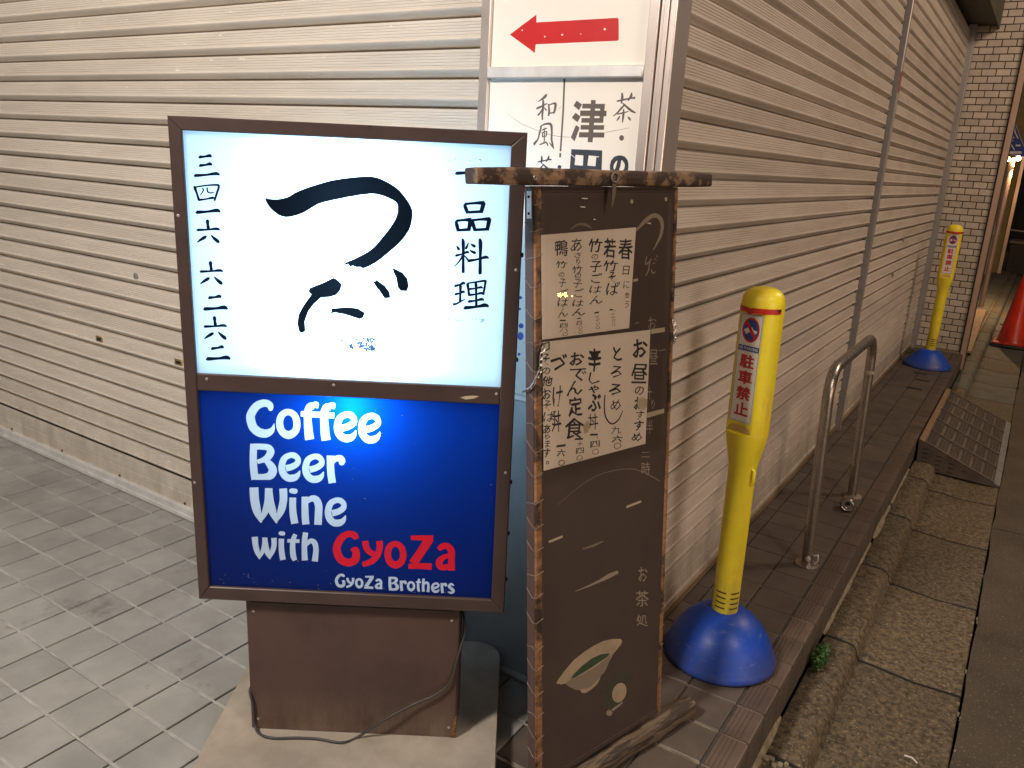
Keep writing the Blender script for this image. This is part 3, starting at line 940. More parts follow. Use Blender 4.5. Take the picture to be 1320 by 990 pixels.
# hanging blue shop sign with spot lamps
bs = empty('blue_hanging_sign', (0, 13.0, 2.2), 'blue hanging shop sign with white strokes above warm spot lamps, cut by the right edge', 'sign')
FM = Matrix.Translation((0, 13.0, 0)) @ Matrix.Identity(4)
def fp(px, py):
    d = ray(px, py); t_ = 13.0/d.y
    p = EYE+d*t_
    return (p.x, p.z)
outl = [fp(1299, 197), fp(1345, 208), fp(1338, 186), fp(1309, 157)]
outl = [fp(1299, 197.5), fp(1319, 202), fp(1323, 196), fp(1309, 157)]
cv = lambda T: [tuple(fp(1220+p[0]/6.19, 130+p[1]/6.19) for p in t) for t in T]
L = cv(stroke([(548, 195, 8), (545, 240, 10), (572, 300, 9)])+stroke([(530, 310, 9), (515, 340, 9), (545, 395, 8)])+stroke([(552, 356, 14), (592, 356, 14)])
       + stroke([(496, 413, 22), (600, 413, 22)])+stroke([(550, 180, 3), (617, 365, 3)])+stroke([(520, 300, 10), (540, 290, 10)]))
o = printed('sign_board', outl, [(1, L)], [MT['st_blue'], MT['st_white']], None, 13.0, .06)
o.parent = bs; o.matrix_parent_inverse = Matrix.Translation((0, -13.0, -2.2))
hot = emis('spot_lamp_glass', (1, .62, .25), 14)
for px, py, r_ in ((1299.5, 205, .034), (1306, 206, .028), (1312.5, 204, .036)):
    x, z = fp(px, py)
    q = MB().lathe([(.006, -r_), (r_*.8, -r_*.6), (r_, 0), (r_*.7, r_*.6), (.006, r_*.9)], 12).build('spot_lamp', hot, bs, 60)
    q.location = (x, 0.03, z-2.2)
x, z = fp(1306, 207)
lamp_light('lamp_light', dict(power=520, color=(1, .62, .32), size=.05), bs, (x, .10, z-2.30))
sp_ = MB().tube([(0, 0, 0), (0, 0, 2.0)], .035, 10).build('sign_pole', MT['copper'], bs, 50)
sp_.location = (fp(1293, 260)[0], .1, -2.35)
tag(sp_)

# opposite side of the lane (seen only in reflections)
fr_ = None
op = empty('opposite_house', (6.6, 5, -.2), 'plain rendered house front across the lane', 'building')
MB().box(0, 3, -13, 16, 0, 5.5).build('wall', MT['dark_far'], op)
warm = emis('lit_window_glass', (1, .62, .34), 1.6)
MB().box(-.10, -.002, -8.2, -3.4, .6, 3.0).build('glow_pane_frame', M_pole, op)
MB().add([(-.102, -8.1, .7), (-.102, -3.5, .7), (-.102, -3.5, 2.9), (-.102, -8.1, 2.9)], [(0, 3, 2, 1)]).build('added_glow_pane', emis('added_pane_glow', (1, .80, .63), 3.4), op)  # added glowing pane, out of view: soft fill for right wall and menu board
for y, z in ((-11.6, 1.2), (9.6, 1.2), (-1, 3.8), (9, 3.4)):
    f = MB().box(-.04, -.002, y-.68, y+.68, z-.06, z+1.16).build('window_frame', M_pole, op)
    MB().box(-.05, -.042, y-.6, y+.6, z, z+1.1).build('pane', warm if z < 2 and y < 4 else MT['black_gap'], f)

# ------------------------------------------------------------------ stainless corner pillar with the shop sign
PMt = frame_mat(-1.30, 1.80, 0, 0)
pil = empty('sign_pillar', mat=PMt, label='tall stainless steel corner pillar with white sign faces and a red arrow, behind the menu board', cat='sign pillar')
PZ = 3.0
MB().bbox(0, .0275, 0, .11, .0, PZ, .002).build('frame_post', MT['steel'], pil, 40)
MB().bbox(.4645, .4885, 0, .03, .0, PZ, .002).build('frame_post', MT['steel'], pil, 40)
MB().bbox(.4885, .4995, .010, .03, .0, PZ, .002).build('frame_groove', MT['steel'], pil, 40)
MB().bbox(.4995, .5115, .001, .03, .0, PZ, .002).build('frame_post', MT['steel'], pil, 40)
MB().bbox(.5115, .5145, .008, .03, .0, PZ, .001).build('frame_groove', MT['steel'], pil, 40)
MB().bbox(.5145, .532, .0, .085, .0, PZ, .003).build('frame_post', MT['steel'], pil, 40)
MB().box(.026, .466, .030, .12, 0, PZ).build('core', MT['plinth'], pil)
MB().bbox(.0275, .4645, -.003, .02, 1.699, 1.727, .003).build('cross_bar', MT['alu'], pil, 40)
MB().bbox(.0275, .4645, .004, .02, .862, .876, .002).build('cross_bar', MT['p_white'], pil, 40)
MB().bbox(.0275, .4645, .006, .028, .016, .861, .002).build('plinth_panel', MT['plinth'], pil, 40)
MB().bbox(-.01, .52, -.012, .02, .0, .015, .004).build('mortar_strip', MT['grout'], pil, 40)
PY_ = .014
c2_ = crop(600, 0, 3.882, PMt, PY_)
arrow = c2_(polytris([(222, 173), (355, 73), (355, 112), (358, 112), (760, 89), (767, 96), (767, 198), (760, 204), (352, 222), (347, 265)]))
specks = c2_(disc(697, 146, 6, 10)+disc(484, 174, 5, 8)+disc(397, 183, 4, 8)+disc(284, 151, 4, 8)+disc(577, 170, 3, 6))
o = printed('top_panel', rect(.0275, .4645, 1.727, PZ), [(1, arrow), (2, specks)], [MT['p_white'], MT['p_red'], MT['st_white']], pil, PY_, .006)
c6 = crop(670, 100, 7.07, PMt, PY_)
L = []
L += stroke([(407, 6, 17), (396, 300, 16), (371, 672, 16)], n=2) + stroke([(370, 688, 17), (367, 726, 17)], n=2)
def bs_(pts, k=1.0): return stroke([(x, y, w_*k) for x, y, w_ in pts], n=4)
def wa(ox, oy):
    t = bs_([(246, 150, 10), (232, 172, 26), (200, 198, 16), (166, 220, 6)])+bs_([(150, 284, 12), (170, 276, 20), (210, 255, 14), (250, 236, 12)])+bs_([(212, 196, 12), (214, 250, 22), (206, 330, 18), (206, 388, 12)])
    t += bs_([(204, 286, 8), (186, 320, 14), (164, 345, 16)])+bs_([(222, 272, 6), (236, 290, 14), (244, 300, 10)])
    t += bs_([(262, 240, 14), (268, 300, 18), (262, 350, 16)])+bs_([(262, 252, 10), (300, 238, 14), (326, 240, 22), (318, 300, 20), (308, 328, 14)])+bs_([(268, 326, 12), (312, 318, 14)])
    return t
def fu():
    t = bs_([(196, 446, 14), (182, 500, 16), (166, 560, 14), (136, 600, 22), (132, 618, 6)])+bs_([(184, 448, 10), (230, 424, 16), (282, 426, 24), (292, 490, 18), (290, 560, 18), (300, 610, 16), (312, 652, 6)])+bs_([(268, 590, 6), (290, 618, 14), (306, 640, 12)])
    t += bs_([(200, 482, 8), (230, 466, 14), (250, 462, 6)])+bs_([(206, 500, 10), (208, 545, 12)])+bs_([(206, 502, 9), (244, 492, 12), (240, 536, 12)])+bs_([(208, 540, 10), (240, 534, 8)])+bs_([(224, 474, 8), (224, 560, 12), (220, 600, 10)])
    t += bs_([(180, 612, 12), (215, 598, 14), (250, 590, 8)])+bs_([(236, 578, 6), (250, 604, 14), (256, 624, 10)])
    return t
def cha(dx, dy, k=1.0):
    t = [[(884, 216, 14), (930, 206, 18), (1000, 190, 14), (1052, 184, 22)], [(932, 138, 12), (934, 180, 24), (926, 236, 12)], [(1020, 136, 10), (1014, 170, 24), (984, 214, 8)],
         [(962, 240, 8), (930, 275, 18), (890, 320, 14), (852, 352, 8)], [(936, 232, 10), (975, 268, 20), (1020, 304, 22), (1056, 322, 10)], [(888, 334, 12), (940, 322, 14), (992, 308, 8)],
         [(948, 284, 10), (944, 340, 20), (936, 410, 10)], [(912, 350, 8), (900, 372, 16), (884, 394, 8)], [(984, 358, 8), (1000, 374, 20), (1010, 392, 8)]]
    o = []
    for q_ in t: o += bs_([((x-850)*k+dx, (y-133)*k+dy, w_*k) for x, y, w_ in q_])
    return o
def quad(*p): return [(p[0], p[1], p[2]), (p[0], p[2], p[3])]
L += wa(0, 0)+fu()+cha(850, 133)+disc(928, 550, 22, 16, 26)
L += quad((650, 204), (693, 206), (664, 590), (618, 588))
for xa, xb, ya_, yb_ in ((570, 777, 238, 282), (550, 792, 300, 350), (562, 760, 368, 411), (555, 770, 432, 474), (540, 772, 498, 545)): L += quad((xa+2, ya_), (xb, ya_+2), (xb-3, yb_+2), (xa-2, yb_))
L += quad((737, 240), (777, 240), (760, 411), (722, 411))
L += quad((518, 210), (568, 245), (540, 298), (490, 256))+quad((508, 320), (554, 356), (526, 408), (474, 366))+quad((512, 432), (546, 456), (500, 582), (465, 546))
L2 = cha(138, 708, .75)+put('の', 820, 708, 992, 905, .05)
L2 += polytris([(470, 652), (752, 664), (742, 1010), (440, 1010)]) + disc(362, 815, 18, 12)
L2b = polytris([(508, 704), (580, 710), (575, 803), (500, 797)]) + polytris([(628, 710), (698, 716), (690, 808), (616, 802)])
L2b += stroke([(466, 700, 5), (508, 735, 5)], n=1) + stroke([(690, 722, 7), (722, 722, 7)], n=1)
L3 = stroke([(-110, 330, 1), (0, 412, 3), (120, 465, 3), (240, 512, 3), (360, 537, 4), (460, 543, 3)], n=3)+stroke([(780, 500, 3), (860, 485, 4), (1000, 458, 3)], n=3)+stroke([(355, 290, 2), (375, 262, 3)], n=2)
c4 = crop(640, 380, 4.125, PMt, PY_)
L4 = disc(131, 165, 14, 10)+disc(128, 220, 16, 10, 22)+disc(120, 316, 8, 8)+disc(124, 76, 7, 8)+disc(128, 15, 9, 8)
o = printed('lower_panel', rect(.0275, .4645, .876, 1.699), [(1, c6(L)), (1, c6(L3)), (2, c6(L2)), (0, c6(L2b)), (3, c4(L4))], [MT['p_white'], MT['p_ink'], MT['p_navy'], MT['st_blue']], pil, PY_, .006)

# ------------------------------------------------------------------ lightbox sign
SC = .975
SM = frame_mat(-1.5556*SC, 1.0748*SC, 1.5-(1.5-.4233)*SC, R(32.677), 0, R(.49))
W, H = .749*SC, 1.127*SC
sg = empty('lightbox_sign', mat=SM, label='lit double lightbox sign, white calligraphy above a blue drinks panel, on a brown pedestal', cat='lit sign')
ZP = -.3834
D = .205
xi0, xi1 = .027, .698
zw0, zw1, zb0, zb1 = .559, 1.0715, .034, .520
def bar(pts, y0, y1, name='frame_bar'):
    n = len(pts)
    mb = MB()
    b = .002
    c = (sum(p[0] for p in pts)/n, sum(p[1] for p in pts)/n)
    vs = [(p[0], y0+b, p[1]) for p in pts]+[(p[0], y1, p[1]) for p in pts]
    ins = []
    for p in pts:
        dx, dz = c[0]-p[0], c[1]-p[1]
        ins.append((p[0]+math.copysign(min(b, abs(dx)), dx), y0, p[1]+math.copysign(min(b, abs(dz)), dz)))
    vs += ins
    fs = [(i, n+i, n+(i+1) % n, (i+1) % n) for i in range(n)]+[(2*n+i, i, (i+1) % n, 2*n+(i+1) % n) for i in range(n)]+[tuple(range(2*n, 3*n))]
    return mb.add(vs, fs).build(name, MT['brown'], sg)
e = .0004
bar([(0, H), (xi0, zw1), (xi1, zw1), (W, H)], 0, .022)
bar([(0, 0), (W, 0), (xi1, zb0), (xi0, zb0)], 0, .022)
bar([(0, e), (xi0-e, zb0+e), (xi0-e, zw1-e), (0, H-e)], 0, .022)
bar([(W, e), (W, H-e), (xi1+e, zw1-e), (xi1+e, zb0+e)], 0, .022)
bar([(xi0, zb1), (xi1, zb1), (xi1, zw0), (xi0, zw0)], .001, .022, 'divider_bar')
q = MB()
t_ = .004
q.box(0, t_, .0225, D, 0, H).box(W-t_, W, .0225, D, 0, H).box(t_, W-t_, .0225, D, H-t_, H).box(t_, W-t_, .0225, D, 0, t_)
q.build('casing', MT['brown'], sg)
q = MB()
a, b = .0045, .0065
q.box(a, b, .0235, D-.012, a, H-a).box(W-b, W-a, .0235, D-.012, a, H-a).box(b, W-b, .0235, D-.012, H-b, H-a).box(b, W-b, .0235, D-.012, a, b)
q.build('reflector_liner', MT['white_box'], sg)
# rear face, same two panels
MB().box(0, W, D, D+.012, 0, zb0).box(0, W, D, D+.012, zw1, H).box(0, xi0, D, D+.012, zb0, zw1).box(xi1, W, D, D+.012, zb0, zw1).box(xi0, xi1, D, D+.011, zb1, zw0).build('rear_frame', MT['brown'], sg)
MB().add([(xi0-.005, D-.004, zw0-.01), (xi1+.005, D-.004, zw0-.01), (xi1+.005, D-.004, zw1+.005), (xi0-.005, D-.004, zw1+.005)], [(3, 2, 1, 0)]).build('rear_white_panel', MT['b_white'], sg)
MB().add([(xi0-.005, D-.004, zb0-.005), (xi1+.005, D-.004, zb0-.005), (xi1+.005, D-.004, zb1+.01), (xi0-.005, D-.004, zb1+.01)], [(3, 2, 1, 0)]).build('rear_lower_panel', MT['b_white'], sg)
MB().box(xi1+.001, W-.005, .0232, D-.003, a, H-a).box(.006, xi0-.001, .0232, D-.003, a, H-a).box(0.01, W-.01, .0232, .024, zb1, zw0)
for z, k in ((.65, .8), (.80, 1.25), (.95, 1.25)):
    lamp_light('tube_light', dict(power=BOX_W*k/3, color=(.86, .95, 1.0), size=.014), sg, (.352, .112, z))
lamp_light('tube_light', dict(power=BOX_W*.52, color=(.75, .92, 1.0), size=.018), sg, (.368, .062, .497))
MB().box(.006, W-.006, .150, .152, .0066, .548).build('added_baffle', MT['white_box'], sg)  # added unseen partition, keeps the rear lamp's light off the blue front
lamp_light('tube_light', dict(power=BOX_W*.30, color=(.9, .95, 1.0), size=.016), sg, (.352, .176, .28))  # added lamp behind the partition, brightens base plate and plinth at the back
MB().tube([(.352, .135, .60), (.352, .135, .96)], .010, 12).build('lamp_tube', MT['b_white'], sg, 50)

Y_P = .009
k3 = crop(320, 180, 3.094, SM, Y_P)
tsu = [(68, 232), (82, 236), (118, 238), (160, 228), (185, 212), (240, 190), (330, 163), (420, 150), (490, 147), (530, 157), (570, 178), (605, 205), (640, 250), (655, 285), (653, 320), (642, 360), (610, 405), (560, 450), (510, 490), (460, 514), (447, 508), (430, 509), (418, 503), (403, 508), (400, 497), (372, 502), (400, 485), (450, 462), (495, 435), (535, 390), (570, 345), (592, 305), (597, 270), (590, 250), (560, 233), (530, 222), (495, 216), (440, 222), (370, 235), (300, 250), (265, 265), (220, 292), (180, 305), (150, 309), (120, 300), (90, 275), (72, 250)]
def soft(poly, n=3):
    P_ = spline([(x, y) for x, y in poly], n, True)
    return P_
da = [[(341, 550), (357, 560), (374, 577), (368, 600), (350, 620), (325, 628), (290, 630), (262, 655), (240, 685), (225, 725), (228, 762), (215, 772), (203, 765), (196, 735), (200, 700), (215, 670), (235, 640), (252, 618), (240, 605), (245, 592), (262, 585), (300, 570)],
      [(330, 672), (345, 672), (390, 668), (435, 672), (465, 690), (460, 708), (445, 717), (420, 708), (385, 697), (345, 690), (320, 696), (332, 686)],
      [(495, 560), (505, 566), (510, 558), (545, 583), (563, 608), (567, 631), (543, 633), (528, 610), (505, 580)],
      [(573, 510), (590, 518), (615, 530), (635, 555), (640, 585), (632, 604), (608, 603), (597, 590), (590, 550), (580, 530)]]
INK = k3(polytris(soft(tsu, 2)))
for p in da: INK += k3(polytris(p))
# small brush characters
def heng(x0, y0, x1, y1, w):
    w *= 1.32
    return stroke([(x0, y0, w*.5), (x0+(x1-x0)*.07, y0+(y1-y0)*.05+w*.1, w*1.05), (x0+(x1-x0)*.5, (y0+y1)/2, w*.72), (x0+(x1-x0)*.86, y1-w*.25, w*1.15), (x1, y1+w*.25, w*.45)], n=3)
def dot(x0, y0, x1, y1, w, taper=.3):
    w *= 1.2
    return stroke([(x0, y0, w*taper), (x0+(x1-x0)*.35, y0+(y1-y0)*.4, w*.8), (x0+(x1-x0)*.8, y0+(y1-y0)*.8, w), (x1, y1, w*.3)], n=3)
def shu(x0, y0, x1, y1, w):
    w *= 1.3
    return stroke([(x0-w*.3, y0-w*.2, w*.5), (x0, y0+(y1-y0)*.1, w*1.15), (x0+(x1-x0)*.5, (y0+y1)/2, w*.85), (x1, y1-(y1-y0)*.05, w), (x1, y1, w*.4)], n=3)
n1 = crop(240, 185, 6.6, SM, Y_P)
n2 = crop(240, 325, 6.6, SM, Y_P)
def roku(f, ox, oy):
    T = shu(ox+90, oy, ox+98, oy+68, 22)+heng(ox, oy+78, ox+197, oy+76, 17)
    T += dot(ox+4, oy+186, ox+84, oy+132, 24)+dot(ox+122, oy+124, ox+192, oy+190, 26)
    return f(T)
NV = n1(heng(108, 112, 215, 110, 20)+heng(112, 184, 218, 180, 20)+heng(67, 270, 285, 262, 20))
NV += n1(shu(74, 365, 108, 485, 17)+stroke([(72, 372, 14), (160, 358, 14), (250, 352, 18), (278, 362, 20), (262, 420, 20), (240, 488, 18)], n=4)+heng(104, 478, 244, 466, 15)
         + stroke([(138, 378, 14), (146, 400, 12), (118, 442, 7)], n=4)+stroke([(178, 374, 13), (182, 408, 13), (205, 420, 12), (236, 416, 10)], n=4))
NV += n1(heng(82, 582, 290, 576, 22))+roku(n1, 90, 655)
NV += roku(n2, 116, 85)+n2(heng(190, 385, 297, 382, 20)+heng(148, 480, 352, 478, 24))+roku(n2, 150, 553)+n2(heng(214, 818, 318, 812, 20)+heng(172, 905, 375, 904, 24))
n3 = crop(570, 195, 4.5, SM, Y_P)
def kuchi(x0, y0, x1, y1, w=20):
    return stroke([(x0, y0+4, w*.6), (x0+4, y0+(y1-y0)*.4, w*1.1), (x0+(x1-x0)*.17, y1, w)], n=3)+stroke([(x0, y0+6, w*.8), ((x0+x1)/2, y0+1, w*.75), (x1-6, y0, w*1.25), (x1-2, y0+8, w*1.3), (x1-(x1-x0)*.14, y1-2, w*1.1)], n=3)+stroke([(x0+(x1-x0)*.14, y1-6, w*.8), (x1-(x1-x0)*.14, y1-10, w*.9)], n=2)
IK = heng(76, 126, 260, 118, 15)
IK += kuchi(130, 300, 240, 360)+kuchi(80, 398, 165, 464)+kuchi(175, 394, 274, 462)
# 料
IK += shu(122, 510, 122, 706, 14)+heng(76, 604, 156, 588, 11)+dot(84, 548, 100, 574, 14)+dot(152, 530, 136, 570, 12)
IK += stroke([(118, 606, 12), (98, 640, 10), (68, 670, 4)], n=3)+stroke([(126, 602, 5), (140, 618, 10), (154, 636, 12)], n=3)
IK += dot(166, 536, 194, 556, 15)+dot(160, 574, 196, 592, 15)+heng(148, 634, 270, 618, 13)+shu(222, 510, 220, 714, 16)
# 理
IK += heng(72, 780, 132, 768, 12)+heng(74, 828, 130, 818, 11)+shu(106, 774, 104, 876, 12)+stroke([(62, 888, 14), (84, 884, 12), (132, 858, 6)], n=3)
IK += shu(148, 768, 156, 838, 12)+stroke([(148, 766, 10), (200, 758, 11), (248, 752, 15), (250, 766, 14), (238, 834, 13)], n=3)
IK += heng(156, 798, 236, 792, 10)+heng(158, 832, 238, 826, 11)+shu(196, 760, 198, 900, 12)+heng(150, 870, 242, 862, 12)+heng(126, 906, 270, 898, 16)
NV += n3([t_3 for t_3 in IK])
rr = random.Random(4)
SPK = []
for i in range(260):
    x = rr.uniform(365, 505); y = 790+rr.random()*58
    u = (x-365)/140
    top = 790+18*math.sin(u*7)*(1-u)-(8 if u > .5 else 0); bot = 800+46*math.sin(min(1, u*1.35)*math.pi*.62)
    if not (top < y < bot): continue
    s = rr.uniform(2.5, 7.5)
    a_ = rr.random()*6
    SPK.append(((x+s*math.cos(a_), y+s*math.sin(a_)), (x+s*math.cos(a_+2), y+s*math.sin(a_+2)), (x+s*.9*math.cos(a_+4), y+s*.9*math.sin(a_+4))))
for i in range(26):
    x = rr.choice([rr.uniform(780, 860), rr.uniform(860, 950), rr.uniform(735, 770), rr.uniform(905, 945)]); y = 718+rr.gauss(0, 6) if x > 772 and i % 3 else 82+rr.gauss(0, 5)
    s = rr.uniform(1, 4)
    SPK += [((x-s*2, y), (x+s*1.5, y-s*.5), (x+s, y+s*.6))]
printed('white_panel', rect(xi0-.004, xi1+.004, zw0-.01, zw1+.004), [(3, k3(SPK)), (1, INK), (2, NV)],
        [MT['b_white'], MT['b_ink'], MT['b_navy'], MT['b_speck']], sg, Y_P, 0)

# hand cut display lettering
def E_(x0, y0, x1, y1):
    b_ = [(905, 326, 60), (960, 312, 58), (1010, 280, 54), (1016, 240, 50), (985, 208, 54), (940, 206, 52), (890, 237, 58), (868, 310, 62), (882, 375, 64), (925, 415, 66), (980, 414, 64), (1015, 388, 44), (1034, 346, 8)]
    sx, sy = (x1-x0)/204, (y1-y0)/270
    return stroke([(x0+(a-838)*sx, y0+(b-180)*sy, c*(sx+sy)/2) for a, b, c in b_], n=4)
def xf(pts, src, dst):
    sx = (dst[2]-dst[0])/(src[2]-src[0]); sy = (dst[3]-dst[1])/(src[3]-src[1])
    return [(dst[0]+(x-src[0])*sx, dst[1]+(y-src[1])*sy, w_*(sx+sy)/2) for x, y, w_ in pts]
G = {}
G['C'] = ((55, 68, 308, 412), [([(270, 150, 46), (262, 118, 60), (210, 101, 66), (142, 130, 72), (95, 200, 76), (92, 252, 78), (115, 320, 78), (165, 362, 78), (225, 374, 74), (270, 355, 58), (292, 325, 34), (300, 288, 8)], 0, 1)])
G['o'] = ((318, 153, 540, 425), [([(428, 181, 56), (372, 208, 62), (350, 280, 64), (372, 355, 66), (430, 388, 72), (488, 355, 66), (506, 285, 64), (484, 212, 60)], 1, 0)])
G['f'] = ((535, 88, 690, 430), [([(664, 132, 54), (628, 128, 62), (606, 165, 66), (601, 220, 68), (606, 310, 74), (612, 380, 78), (620, 428, 82)], 0, 0), ([(540, 197, 48), (600, 200, 54), (690, 206, 52)], 0, 0), ([(660, 112, 44), (684, 108, 36), (678, 145, 34)], 0, 0)])
G['B'] = ((82, 463, 327, 790), [([(118, 466, 62), (114, 600, 64), (119, 700, 66), (131, 786, 66)], 0, 0), ([(120, 491, 54), (200, 492, 54), (252, 502, 58), (270, 538, 68), (246, 585, 62), (200, 612, 46), (150, 628, 36)], 0, 0), ([(215, 612, 30), (258, 645, 62), (290, 700, 74), (268, 748, 74), (215, 762, 54), (130, 762, 52)], 0, 0)])
G['r'] = ((770, 568, 938, 818), [([(808, 572, 72), (806, 640, 66), (809, 720, 66), (822, 818, 66)], 0, 0), ([(826, 630, 34), (858, 600, 50), (892, 596, 58), (908, 618, 62), (906, 634, 54)], 0, 1)])
G['W'] = ((52, 38, 272, 248), [([(79, 38, 52), (83, 110, 52), (98, 180, 46), (122, 244, 10)], 0, 0), ([(117, 236, 14), (143, 185, 36), (162, 120, 44), (166, 42, 44)], 0, 0), ([(168, 60, 40), (172, 125, 50), (188, 180, 46), (213, 247, 10)], 0, 0), ([(208, 238, 14), (238, 175, 42), (252, 110, 44), (250, 44, 46)], 0, 0)])
G['i'] = ((286, 42, 338, 250), [([(300, 58, 30), (320, 60, 32)], 0, 1), ([(307, 97, 40), (306, 150, 40), (310, 200, 42), (319, 250, 42)], 0, 0)])
G['n'] = ((358, 90, 480, 258), [([(378, 92, 38), (378, 150, 40), (380, 210, 42), (384, 255, 42)], 0, 0), ([(388, 124, 22), (418, 103, 36), (446, 112, 42), (459, 150, 44), (457, 205, 44), (455, 257, 44)], 0, 0)])
G['w'] = ((66, 328, 212, 460), [([(84, 328, 36), (88, 375, 34), (99, 418, 30), (113, 459, 6)], 0, 0), ([(111, 452, 10), (129, 415, 24), (141, 370, 28), (143, 332, 30)], 0, 0), ([(144, 345, 28), (149, 385, 32), (160, 425, 30), (174, 459, 6)], 0, 0), ([(172, 452, 10), (188, 412, 28), (197, 375, 30), (196, 334, 32)], 0, 0)])
G['t'] = ((272, 312, 348, 468), [([(322, 313, 24), (308, 350, 30), (306, 400, 32), (310, 440, 34), (320, 466, 26)], 0, 0), ([(275, 351, 20), (346, 353, 22)], 0, 0)])
G['h'] = ((358, 300, 458, 472), [([(382, 302, 30), (376, 350, 32), (375, 410, 32), (378, 466, 36)], 0, 0), ([(384, 378, 18), (410, 352, 28), (434, 362, 32), (443, 400, 32), (440, 440, 34), (436, 472, 36)], 0, 0)])
G['G'] = ((545, 295, 700, 500), [([(680, 340, 30), (668, 318, 38), (630, 311, 36), (592, 336, 42), (567, 380, 44), (568, 420, 46), (590, 462, 46), (632, 479, 44), (670, 465, 46), (679, 430, 44), (674, 402, 34), (648, 408, 14)], 0, 0)])
G['y'] = ((714, 350, 835, 505), [([(732, 352, 36), (738, 388, 36), (756, 415, 34), (784, 430, 30)], 0, 0), ([(815, 352, 38), (817, 392, 36), (800, 440, 36), (765, 474, 34), (716, 490, 28)], 0, 0)])
G['Z'] = ((982, 318, 1138, 522), [([(1000, 333, 26), (1070, 334, 30), (1130, 336, 34)], 0, 0), ([(1108, 340, 54), (1062, 412, 50), (1012, 485, 52)], 0, 0), ([(986, 501, 30), (1050, 499, 34), (1122, 503, 38)], 0, 0)])
G['a'] = ((1145, 365, 1258, 528), [([(1162, 402, 26), (1186, 383, 36), (1216, 383, 36), (1237, 410, 40), (1238, 455, 38), (1238, 526, 40)], 0, 0), ([(1234, 436, 26), (1195, 446, 30), (1166, 475, 40), (1176, 505, 36), (1214, 504, 32), (1238, 488, 26)], 0, 0)])
G['s'] = ((1213, 598, 1262, 660), [([(1252, 614, 6), (1237, 605, 14), (1222, 617, 15), (1236, 630, 17), (1250, 644, 16), (1236, 655, 13), (1216, 648, 6)], 0, 0)])
def L_(ch, x0, y0, x1, y1):
    if ch == 'e': return E_(x0, y0, x1, y1)
    src, S_ = G[ch]
    T = []
    for pts, closed, cap in S_: T += stroke(xf(pts, src, (x0, y0, x1, y1)), bool(closed), 4, cap)
    return T
A_ = crop(310, 505, 6.947, SM, Y_P)
B_ = crop(310, 620, 4.552, SM, Y_P)
big = L_('C', 55, 68, 308, 412)+L_('o', 318, 153, 540, 425)+L_('f', 535, 88, 690, 430)+L_('f', 682, 95, 838, 437)+L_('e', 838, 180, 1042, 450)+L_('e', 1055, 193, 1257, 462)
big += L_('B', 82, 463, 327, 790)+L_('e', 340, 545, 540, 805)+L_('e', 553, 557, 752, 815)+L_('r', 770, 568, 938, 818)
mid = L_('W', 52, 38, 272, 248)+L_('i', 286, 42, 338, 250)+L_('n', 358, 90, 480, 258)+L_('e', 495, 98, 622, 267)
mid += L_('w', 66, 328, 212, 460)+L_('i', 224, 294, 264, 463)+L_('t', 272, 312, 348, 468)+L_('h', 358, 300, 458, 472)
red = L_('G', 545, 295, 700, 500)+L_('y', 714, 350, 835, 505)+L_('o', 845, 352, 975, 515)+L_('Z', 982, 318, 1138, 522)+L_('a', 1145, 365, 1258, 528)
sm = L_('G', 555, 545, 615, 626)+L_('y', 620, 568, 668, 628)+L_('o', 672, 570, 722, 631)+L_('Z', 724, 556, 785, 634)+L_('a', 788, 574, 832, 636)
sm += L_('B', 868, 562, 930, 643)+L_('r', 934, 584, 976, 645)+L_('o', 976, 588, 1026, 648)+L_('t', 1028, 574, 1060, 650)+L_('h', 1064, 572, 1110, 652)+L_('e', 1118, 596, 1168, 657)+L_('r', 1174, 598, 1212, 658)+L_('s', 1214, 598, 1262, 662)
rr = random.Random(41)
BUG = []
for i in range(46):
    x = rr.uniform(xi0+.01, xi1-.01); z = zb0+abs(rr.gauss(0, .02))+.002 if i < 34 else rr.uniform(zb0, zb1)
    s_ = rr.uniform(.0004, .0012)
    BUG.append(((x-s_*1.6, z), (x+s_*1.4, z-s_*.4), (x+s_*.3, z+s_)))
printed('blue_panel', rect(xi0-.004, xi1+.004, zb0-.004, zb1+.01), [(1, A_(big)), (1, B_(mid)), (1, B_(sm)), (2, B_(red)), (3, BUG)],
        [MT['b_blue'], MT['b_let'], MT['b_red'], MT['tape']], sg, Y_P, 0)

# pedestal, base plate, screws
px0, px1 = W/2-.264, W/2+.257
MB().bbox(px0, px1, .030, .175, ZP, -.0005, .003).build('pedestal', MT['brown_ped'], sg, 40)
MB().bbox(px0+.012, px1-.012, .0292, .031, -.020, -.017, .0005).build('panel_seam', MT['black_gap'], sg)
for x in (px0+.018, px1-.018):
    for z in (-.045, ZP+.03):
        MB().lathe([(.0038, 0), (.0038, .0012), (.002, .0022)], 10).build('screw', MT['alu_grey'], sg, 40).matrix_local = Matrix.Translation((x, .0302, z)) @ Matrix.Rotation(R(90), 4, 'X')
q = MB()
rr = random.Random(8)
for k in range(16):
    z = ZP+.002+k*.0038; wdt = .012*(1-k/18)+rr.uniform(0, .005)
    q.box(px1-wdt, px1+.0008, .0285-.0006*(k % 3), .034, z, z+.0045)
q.build('rust_patch', MT['rust'], sg)
for x, z in ((.008, .3), (.01, .9), (.69, .545), (.33, .548), (.05, .548), (W-.012, .36), (W-.01, .82)):
    MB().lathe([(.0035, 0), (.0035, .0012), (.002, .0022)], 10).build('screw', MT['alu_grey'], sg, 40).matrix_local = Matrix.Translation((x, .0006, z)) @ Matrix.Rotation(R(90), 4, 'X')
